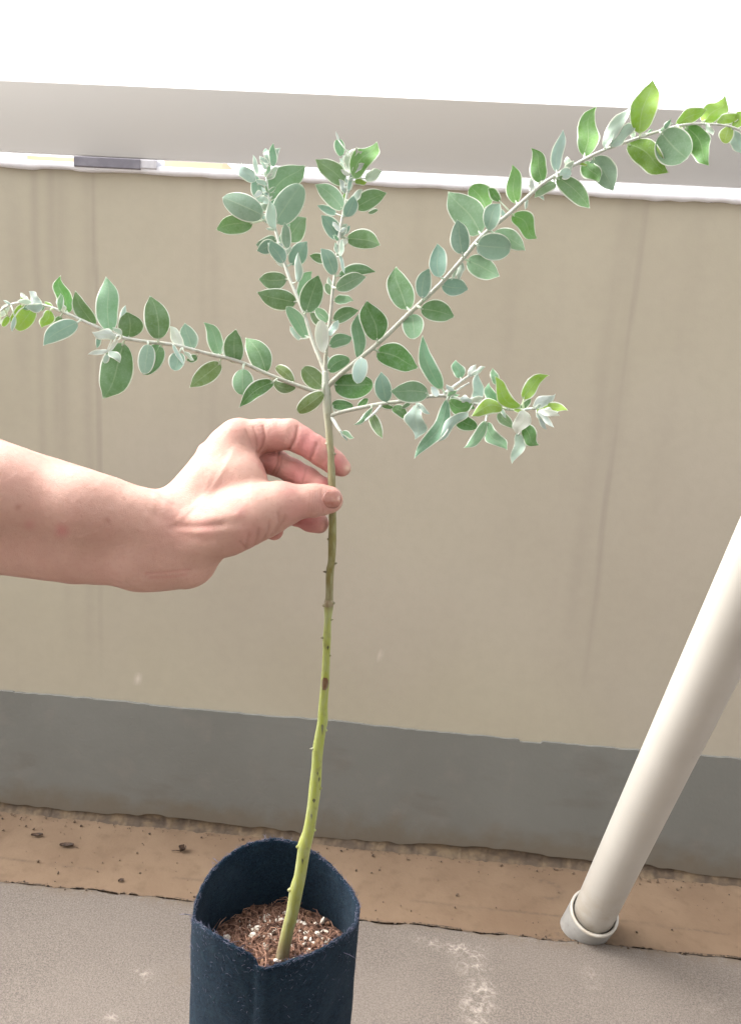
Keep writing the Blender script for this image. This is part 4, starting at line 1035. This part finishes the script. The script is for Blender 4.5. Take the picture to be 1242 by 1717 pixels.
# ------------------------------------------------------------------ forearm and hand, one continuous skin
# joints are (x, y, depth, radius) in hand units of 0.36 mm, placed around the stem; depth grows away from the viewer
HU = ZS / FOC
def hp(x, y, dz): 
    k = 1 + dz / FOC
    return np.array([(x - RW / 2) * k, (y - RH / 2) * k, dz], np.float32)
VOX = 2.0
lo = np.array([-900, -190, -115], np.float32); hi = np.array([0, 175, 185], np.float32)
nxg, nyg, nzg = [int(v) for v in np.ceil((hi - lo) / VOX)]
gx = (lo[0] + VOX * np.arange(nxg)).astype(np.float32); gy = (lo[1] + VOX * np.arange(nyg)).astype(np.float32); gz = (lo[2] + VOX * np.arange(nzg)).astype(np.float32)

def seg_eval(X, Y, Z, a, b, ra, rb, sz=1.0):
    ba = b - a; L2 = float(ba @ ba) + 1e-6
    px, py, pz = X - a[0], Y - a[1], Z - a[2]
    h = np.clip((px * ba[0] + py * ba[1] + pz * ba[2]) / L2, 0, 1)
    dx, dy, dzv = px - h * ba[0], py - h * ba[1], (pz - h * ba[2]) / sz
    return np.sqrt(dx * dx + dy * dy + dzv * dzv) - (ra + (rb - ra) * h)

def smin(a, b, k):
    h = np.clip(k - np.abs(a - b), 0, None) / k
    return np.minimum(a, b) - h * h * k * 0.25

class Field:
    def __init__(s): s.a = np.full((nxg, nyg, nzg), 60.0, np.float32)
    def add(s, p, q, k, sz=1.0):
        a, b = hp(*p[:3]), hp(*q[:3]); ra, rb = p[3], q[3]
        m_ = 26 + k
        l_ = np.minimum(a - ra - m_, b - rb - m_); h_ = np.maximum(a + ra + m_, b + rb + m_)
        l_[2] = min(a[2] - ra * sz, b[2] - rb * sz) - m_; h_[2] = max(a[2] + ra * sz, b[2] + rb * sz) + m_
        i0 = np.clip(((l_ - lo) / VOX).astype(int), 0, [nxg, nyg, nzg]); i1 = np.clip(((h_ - lo) / VOX).astype(int) + 1, 0, [nxg, nyg, nzg])
        if (i1 <= i0).any(): return
        sl = tuple(slice(int(u), int(w)) for u, w in zip(i0, i1))
        d_ = seg_eval(gx[sl[0]][:, None, None], gy[sl[1]][None, :, None], gz[sl[2]][None, None, :], a, b, ra, rb, sz)
        s.a[sl] = smin(s.a[sl], d_, k)
        return s
P_ = Field()
# forearm
P_.add((-500, 690, 36, 128), (0, 853, 46, 114), 2, .8)
P_.add((0, 853, 46, 114), (130, 882, 46, 101), 2, .75)
P_.add((130, 882, 46, 101), (258, 910, 38, 79), 3, .75)
P_.add((258, 910, 38, 79), (312, 922, 32, 58), 20, .78)
P_.add((-500, 640, -28, 60), (0, 815, -34, 56), 50)              # the arm turns its radial edge to the viewer
P_.add((0, 815, -34, 56), (140, 850, -22, 48), 50)
P_.add((140, 850, -22, 48), (272, 872, 0, 40), 46)
P_.add((240, 930, 40, 60), (312, 944, 34, 42), 22)            # swell at the heel of the wrist
# carpus and palm
P_.add((285, 895, 26, 62), (335, 868, 24, 60), 26, .85)
P_.add((318, 850, 38, 46), (399, 740, 44, 36), 22)             # second metacarpal
P_.add((322, 842, 54, 44), (366, 768, 66, 35), 20)            # third
P_.add((325, 850, 66, 40), (362, 795, 86, 32), 20)            # fourth
P_.add((325, 870, 76, 38), (358, 838, 100, 29), 20)            # fifth
P_.add((345, 893, 6, 50), (400, 870, -14, 49), 26)             # thenar
P_.add((362, 815, 16, 44), (404, 800, 2, 34), 24, .8)         # first web
P_.add((394, 766, 28, 36), (422, 806, -4, 24), 24, .8)
P_.add((350, 880, 50, 44), (385, 860, 52, 36), 24)            # hollow of the palm
# thumb
T_ = Field()
T_.add((378, 880, -10, 50), (438, 857, -24, 43), 20)
T_.add((438, 857, -24, 43), (470, 846, -27, 36), 16)
T_.add((470, 846, -27, 35), (515, 840, -26, 26.5), 14, .95)
T_.add((512, 840, -24, 26), (528, 839, -24, 26.0), 8, .9)
T_.add((528, 839, -24, 25.5), (549, 838, -21.5, 22.5), 8, .85)
T_.add((545, 838, -22, 22.5), (554, 838, -20.5, 20.0), 8, .8)
def finger(pts, k=7):
    F = Field()
    for p, q in zip(pts, pts[1:]): F.add(p, q, k)
    return F
I_ = finger([(380, 745, 46, 30), (402, 739, 44, 35), (436, 731, 38, 29), (462, 729.5, 33, 26.5), (486, 728.5, 28, 25.5), (504, 738, 23, 23.5), (527, 751, 19, 22.4), (541, 761, 18, 22), (560, 775, 17.5, 20), (573, 784, 17, 15.8)])
M_ = finger([(372, 770, 66, 31), (400, 772, 68, 26), (440, 773, 68, 21.5), (464, 776, 61, 22.5), (490, 789, 48, 21), (515, 803, 36, 20.5), (540, 819, 27, 18.5), (549, 826, 24.5, 15.5)])
R_ = finger([(366, 797, 86, 29), (400, 815, 88, 24), (448, 836, 80, 21), (470, 850, 62, 20), (495, 863, 48, 19), (520, 873, 33, 18.6), (534, 877.5, 27, 17.6)])
L_ = finger([(362, 840, 100, 26), (395, 850, 98, 21), (426, 866, 86, 18.5), (446, 882, 72, 18), (459, 890, 60, 17)])
A = P_.a
tot = smin(A, T_.a, 16)
for fld, k in ((I_, 14), (M_, 10), (R_, 10), (L_, 10)): tot = np.minimum(tot, smin(A, fld.a, k))
FIELD = tot
del P_, T_, I_, M_, R_, L_, A

def surface_nets(f):
    s = f < 0
    cell = np.zeros(tuple(n - 1 for n in f.shape), np.int8)
    corners = [(i, j, k) for i in (0, 1) for j in (0, 1) for k in (0, 1)]
    n0, n1_, n2_ = cell.shape
    for (i, j, k) in corners: cell += s[i:i + n0, j:j + n1_, k:k + n2_]
    act = np.argwhere((cell > 0) & (cell < 8))
    idm = np.full(cell.shape, -1, np.int32); idm[tuple(act.T)] = np.arange(len(act))
    acc = np.zeros((len(act), 3), np.float32); cnt = np.zeros(len(act), np.float32)
    for a in range(8):
        for ax in range(3):
            if corners[a][ax] == 1: continue
            ca = np.array(corners[a]); cb = ca.copy(); cb[ax] = 1
            fa = f[tuple((act + ca).T)]; fb = f[tuple((act + cb).T)]
            c_ = (fa < 0) != (fb < 0)
            t = np.where(c_, fa / np.where(fa == fb, 1, fa - fb), 0)
            p = np.repeat(ca[None].astype(np.float32), len(act), 0); p[:, ax] = t
            acc[c_] += p[c_]; cnt[c_] += 1
    V = act + acc / cnt[:, None]
    F = []
    for ax in range(3):
        u, w = (ax + 1) % 3, (ax + 2) % 3
        sl0 = [slice(None)] * 3; sl1 = [slice(None)] * 3; sl0[ax] = slice(0, -1); sl1[ax] = slice(1, None)
        e = np.argwhere(s[tuple(sl0)] != s[tuple(sl1)])
        e = e[(e[:, u] > 0) & (e[:, w] > 0) & (e[:, u] < f.shape[u] - 1) & (e[:, w] < f.shape[w] - 1)]
        ins = s[tuple(e.T)]
        q = []
        for du, dw in ((-1, -1), (0, -1), (0, 0), (-1, 0)):
            c_ = e.copy(); c_[:, u] += du; c_[:, w] += dw; q.append(idm[tuple(c_.T)])
        q = np.stack(q, 1); q[~ins] = q[~ins][:, ::-1]
        F.append(q)
    return V.astype(np.float32), np.concatenate(F)
FIELD[0] = 60  # close the cut at the far end of the arm
SV, SF = surface_nets(FIELD)
SV = lo + SV * VOX
# neighbour smoothing
ed = np.concatenate([SF[:, [0, 1]], SF[:, [1, 2]], SF[:, [2, 3]], SF[:, [3, 0]]])
deg = np.bincount(ed.ravel(), minlength=len(SV)).astype(np.float32)[:, None]
def lap(vv):
    o = np.zeros_like(vv)
    for c_ in range(vv.shape[1]):
        o[:, c_] = np.bincount(ed[:, 0], vv[ed[:, 1], c_], len(vv)) + np.bincount(ed[:, 1], vv[ed[:, 0], c_], len(vv))
    return o / deg
for _ in range(3): SV = SV + .5 * (lap(SV) - SV); SV = SV - .52 * (lap(SV) - SV)
SV = SV + .4 * (lap(SV) - SV)
def field_grad(p):
    q = (p - lo) / VOX; i = np.clip(np.round(q).astype(int), 1, np.array(FIELD.shape) - 2); g = np.zeros_like(p)
    for ax in range(3):
        a_ = i.copy(); b_ = i.copy(); a_[:, ax] += 1; b_[:, ax] -= 1
        g[:, ax] = FIELD[tuple(a_.T)] - FIELD[tuple(b_.T)]
    return g / (np.linalg.norm(g, axis=1, keepdims=True) + 1e-9)
G = field_grad(SV); G = lap(lap(G)); G /= np.linalg.norm(G, axis=1, keepdims=True) + 1e-9
kk = 1 + SV[:, 2] / FOC
U_, W_ = SV[:, 0] / kk + RW / 2, SV[:, 1] / kk + RH / 2
front = np.clip((-G[:, 2] + .15) / .35, 0, 1)
disp = np.zeros(len(SV), np.float32); red = np.zeros(len(SV), np.float32); dark = np.zeros(len(SV), np.float32); pale = np.zeros(len(SV), np.float32)
def pl_dist(pts):
    best = np.full(len(SV), 1e9, np.float32)
    for (x0, y0), (x1, y1) in zip(pts, pts[1:]):
        vx, vy = x1 - x0, y1 - y0; L2 = vx * vx + vy * vy + 1e-6
        t = np.clip(((U_ - x0) * vx + (W_ - y0) * vy) / L2, 0, 1)
        best = np.minimum(best, np.hypot(U_ - x0 - t * vx, W_ - y0 - t * vy))
    return best
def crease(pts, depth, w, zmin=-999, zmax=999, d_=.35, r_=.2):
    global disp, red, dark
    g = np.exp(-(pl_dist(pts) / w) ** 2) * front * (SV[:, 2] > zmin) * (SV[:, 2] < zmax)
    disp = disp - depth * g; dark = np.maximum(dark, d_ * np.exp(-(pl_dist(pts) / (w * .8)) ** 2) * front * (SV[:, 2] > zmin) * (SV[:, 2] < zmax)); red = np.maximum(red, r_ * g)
def ridge(pts, h_, w):
    global disp, pale
    g = np.exp(-(pl_dist(pts) / w) ** 2) * front; disp = disp + h_ * g
def blot(x, y, r_, amp, ch='red', zmin=-999, zmax=999):
    global red, pale, dark
    g = amp * np.exp(-((U_ - x) ** 2 + (W_ - y) ** 2) / r_ ** 2) * (SV[:, 2] > zmin) * (SV[:, 2] < zmax)
    if ch == 'red': red = np.maximum(red, g)
    elif ch == 'pale': pale = np.maximum(pale, g)
    else: dark = np.maximum(dark, g)
IZ = -14       # fingers lie deeper than this, the thumb nearer
# index finger creases
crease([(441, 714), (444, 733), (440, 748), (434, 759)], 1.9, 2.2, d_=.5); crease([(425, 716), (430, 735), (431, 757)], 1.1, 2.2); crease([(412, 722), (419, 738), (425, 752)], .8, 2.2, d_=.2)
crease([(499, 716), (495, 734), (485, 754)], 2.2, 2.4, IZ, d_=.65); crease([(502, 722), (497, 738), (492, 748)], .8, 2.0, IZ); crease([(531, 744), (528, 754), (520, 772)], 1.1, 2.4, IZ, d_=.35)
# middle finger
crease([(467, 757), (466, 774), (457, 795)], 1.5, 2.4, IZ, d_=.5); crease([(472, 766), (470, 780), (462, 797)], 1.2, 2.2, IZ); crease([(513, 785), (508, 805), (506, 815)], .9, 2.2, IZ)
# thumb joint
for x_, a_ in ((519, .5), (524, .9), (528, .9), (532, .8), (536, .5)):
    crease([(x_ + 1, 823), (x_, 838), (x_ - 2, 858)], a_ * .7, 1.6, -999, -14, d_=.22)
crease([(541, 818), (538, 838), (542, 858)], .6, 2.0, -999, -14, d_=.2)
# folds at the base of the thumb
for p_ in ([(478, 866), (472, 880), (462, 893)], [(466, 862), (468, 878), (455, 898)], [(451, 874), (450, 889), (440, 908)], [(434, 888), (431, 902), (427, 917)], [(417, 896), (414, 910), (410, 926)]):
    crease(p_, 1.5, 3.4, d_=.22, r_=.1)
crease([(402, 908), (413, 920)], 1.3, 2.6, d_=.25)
# tendons, wrist
ridge([(262, 836), (290, 858), (318, 872), (352, 872), (400, 862)], 2.0, 10); ridge([(330, 862), (356, 820), (380, 780), (392, 756)], .9, 5); ridge([(300, 872), (340, 836), (352, 800)], .8, 5); ridge([(300, 892), (350, 892), (400, 890)], 1.4, 9); ridge([(336, 842), (372, 790), (400, 748)], .8, 10)
crease([(296, 882), (330, 884), (372, 880)], 1.8, 6, d_=.08, r_=.0); crease([(262, 862), (285, 884), (310, 897), (350, 907)], 1.6, 9, d_=.06, r_=0)
crease([(244, 962), (280, 960), (318, 955)], .7, 2.8, d_=.10); crease([(250, 969), (285, 968), (312, 964)], .3, 2.2, d_=.05); crease([(266, 828), (276, 838), (290, 846)], .8, 4, d_=.1)
crease([(455, 800), (444, 790), (437, 774)], .6, 3, d_=.15)
# knuckle bumps, and where the skin runs redder
ridge([(330, 742), (334, 748)], 3.5, 9); ridge([(388, 718), (404, 716)], 1.5, 14)
blot(332, 745, 14, .75); blot(398, 716, 30, .22); blot(104, 890, 11, .65); blot(402, 858, 14, .35); blot(372, 818, 24, .18); blot(300, 880, 34, .22); blot(345, 882, 22, .3); blot(128, 858, 26, .18, 'dark'); blot(30, 850, 5, .5, 'dark'); blot(180, 872, 5, .35, 'dark'); blot(208, 836, 3, .4, 'dark'); blot(160, 820, 3, .25, 'dark'); blot(50, 880, 8, .3)
blot(515, 745, 38, .8, 'red', IZ); blot(462, 735, 30, .45, 'red', IZ); blot(560, 778, 24, .85, 'red', IZ); blot(455, 775, 26, .6, 'red', IZ); blot(500, 795, 34, .75, 'red', IZ); blot(545, 818, 22, .95, 'red', IZ); blot(510, 876, 36, .8, 'red', IZ); blot(460, 893, 22, .6, 'red', IZ)
blot(440, 735, 26, .45); blot(500, 860, 30, .3, 'red', -999, -14); blot(420, 900, 30, .25); blot(548, 840, 18, .4, 'red', -999, -14); blot(486, 822, 18, .3); blot(360, 770, 28, .25, 'pale'); blot(384, 845, 26, .15, 'pale'); blot(583, 785, 5, .9, 'pale', IZ)
disp = disp + (smooth_noise(U_, W_, .09, .09, 3) - .5) * .5 + (smooth_noise(U_, W_, .03, .03, 5) - .5) * 1.2
SV = SV + G * disp[:, None]
def hand_world(p):
    return CAM + (p[:, [0]] * HU) * RX - (p[:, [1]] * HU) * UY + (ZS + p[:, [2]] * HU) * FW

m = Mat('skin')
rd, dk, pl_ = m.attr('red'), m.attr('dark'), m.attr('pale')
n1 = m.noise(55, 5); n2 = m.noise(420, 4); n3 = m.noise(18, 3)
c = m.mix(m.ramp(n1, 0.3, 0.7), (0.54, 0.325, 0.262), (0.59, 0.367, 0.30))
c = m.mix(m.ramp(n3, 0.45, 0.75, 0, 0.6), c, (0.53, 0.285, 0.235))
c = m.mix(m.ramp(n2, 0.5, 0.7, 0, 0.32), c, (0.49, 0.27, 0.22))
c = m.mix(m.math('MULTIPLY', rd, 1.0), c, (0.55, 0.195, 0.195))
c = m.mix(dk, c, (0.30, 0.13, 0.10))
c = m.mix(pl_, c, (0.74, 0.54, 0.43))
m.color(c)
m.set(Roughness=0.5, Specular_IOR_Level=0.22, Subsurface_Weight=0.12, Subsurface_Scale=0.006)
m.b.inputs['Subsurface Radius'].default_value = (1.0, 0.35, 0.2)
vor = m.voro(900, 'DISTANCE_TO_EDGE')
m.bump(m.math('ADD', m.math('MULTIPLY', m.ramp(vor, 0.0, 0.12), 0.6), m.math('MULTIPLY', m.noise(260, 4), 1.4)), 0.45, 0.0007)
MAT_SKIN = m.m
m = Mat('copper_nail_polish')
gl = m.ramp(m.voro(900), 0.05, 0.28, 1, 0)
c = m.mix(m.ramp(m.noise(220, 3), 0.4, 0.65, 0, 0.5), (0.34, 0.14, 0.105), (0.46, 0.235, 0.185))
c = m.mix(m.math('MULTIPLY', gl, m.attr('glitter')), c, (1.0, 0.66, 0.34))
m.color(c); m.set(Roughness=0.22, Coat_Weight=0.5, Metallic=m.math('MULTIPLY', gl, m.attr('glitter')))
m.bump(m.noise(600, 3), 0.1, 0.0003)
MAT_NAIL = m.m
m = Mat('bare_nail'); m.color((0.74, 0.55, 0.36)); m.set(Roughness=0.3, Coat_Weight=0.3); MAT_NAIL2 = m.m

HWV = hand_world(SV)
mb = MB()
mb.v = [tuple(p) for p in HWV]; mb.f = [tuple(int(i) for i in q[::-1]) for q in SF]; mb.mi = [0] * len(mb.f)
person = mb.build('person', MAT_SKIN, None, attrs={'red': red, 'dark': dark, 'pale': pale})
tag(person, 'bare forearm and hand with copper thumb nail reaching in and pinching the sapling stem', 'person')

def trilin(p):
    q = (p - lo) / VOX; i = np.clip(np.floor(q).astype(int), 0, np.array(FIELD.shape) - 2); t = q - i; o = 0
    for a in (0, 1):
        for b in (0, 1):
            for c_ in (0, 1):
                w = (t[:, 0] if a else 1 - t[:, 0]) * (t[:, 1] if b else 1 - t[:, 1]) * (t[:, 2] if c_ else 1 - t[:, 2])
                o = o + w * FIELD[i[:, 0] + a, i[:, 1] + b, i[:, 2] + c_]
    return o
def nail_patch(cx_, cy_, ang, ln, wd, mat, z0, lift, gl_fn=None, z1=120):
    """a thin plate laid on the finger tip: the outline is a rounded rectangle, the plate follows the skin"""
    N1, N2 = 13, 11; P2 = []
    for i in range(N1):
        for j in range(N2):
            a_, b_ = 2 * i / (N1 - 1) - 1, 2 * j / (N2 - 1) - 1
            e = (1 - .30 * b_ * b_) ; f_ = math.sqrt(max(1 - (abs(a_) ** 3) * .45, 0))
            lx, ly = a_ * e * ln / 2, b_ * f_ * wd / 2
            P2.append((cx_ + lx * math.cos(ang) - ly * math.sin(ang), cy_ + lx * math.sin(ang) + ly * math.cos(ang)))
    P2 = np.array(P2, np.float32)
    z = np.full(len(P2), z0, np.float32); done = np.zeros(len(P2), bool)
    for _ in range(400):
        k = 1 + z / FOC; p = np.stack([(P2[:, 0] - RW / 2) * k, (P2[:, 1] - RH / 2) * k, z], 1)
        f_ = trilin(p); done |= f_ < .3
        z = np.where(done, z, z + np.clip(f_ * .6, .12, 3))
        if done.all(): break
    zmed = np.median(z[done]) if done.any() else 0
    z = np.minimum(z, zmed + 9)
    k = 1 + z / FOC; p = np.stack([(P2[:, 0] - RW / 2) * k, (P2[:, 1] - RH / 2) * k, z], 1)
    g = field_grad(p)
    top_ = hand_world(p + g * lift); bot_ = hand_world(p - g * 1.2)
    mb = MB(); V_ = list(top_) + list(bot_); o2 = N1 * N2; F_ = []
    for i in range(N1 - 1):
        for j in range(N2 - 1): F_.append((i * N2 + j, i * N2 + j + 1, (i + 1) * N2 + j + 1, (i + 1) * N2 + j))
    per = [j for j in range(N2)] + [i * N2 + N2 - 1 for i in range(1, N1)] + [(N1 - 1) * N2 + j for j in range(N2 - 2, -1, -1)] + [i * N2 for i in range(N1 - 2, 0, -1)]
    for a, b in zip(per, per[1:] + per[:1]): F_.append((b, a, o2 + a, o2 + b))
    mb.add(V_, F_)
    gl_ = np.zeros(len(V_))
    if gl_fn is not None: gl_[:o2] = [gl_fn(*q) for q in P2]
    return mb.build('nail', mat, person, attrs={'glitter': gl_})
nail_patch(557, 837, .04, 31, 30, MAT_NAIL, -70, .7, lambda x, y: 1.0 if math.hypot((x - 568) / 9, (y - 839) / 7) < 1 else 0.12)
# the far edge of the index finger nail
mb = MB(); V_ = []
for i in range(7):
    for j in range(5):
        a_, b_ = i / 6, (j - 2) / 2
        V_.append(hp(582 + 7.5 * a_ - 1.5 * b_ * b_, 776 + 11 * a_ + (3 - 2 * a_) * b_ * .3, 21 + b_ * 9 - a_ * 2))
V_ = hand_world(np.array(V_)); V2 = V_ + FW * .0005
mb.add(list(V_) + list(V2), [(i * 5 + j, i * 5 + j + 1, (i + 1) * 5 + j + 1, (i + 1) * 5 + j) for i in range(6) for j in range(4)] + [(35 + i * 5 + j, 35 + (i + 1) * 5 + j, 35 + (i + 1) * 5 + j + 1, 35 + i * 5 + j + 1) for i in range(6) for j in range(4)])
mb.build('nail', MAT_NAIL2, person)
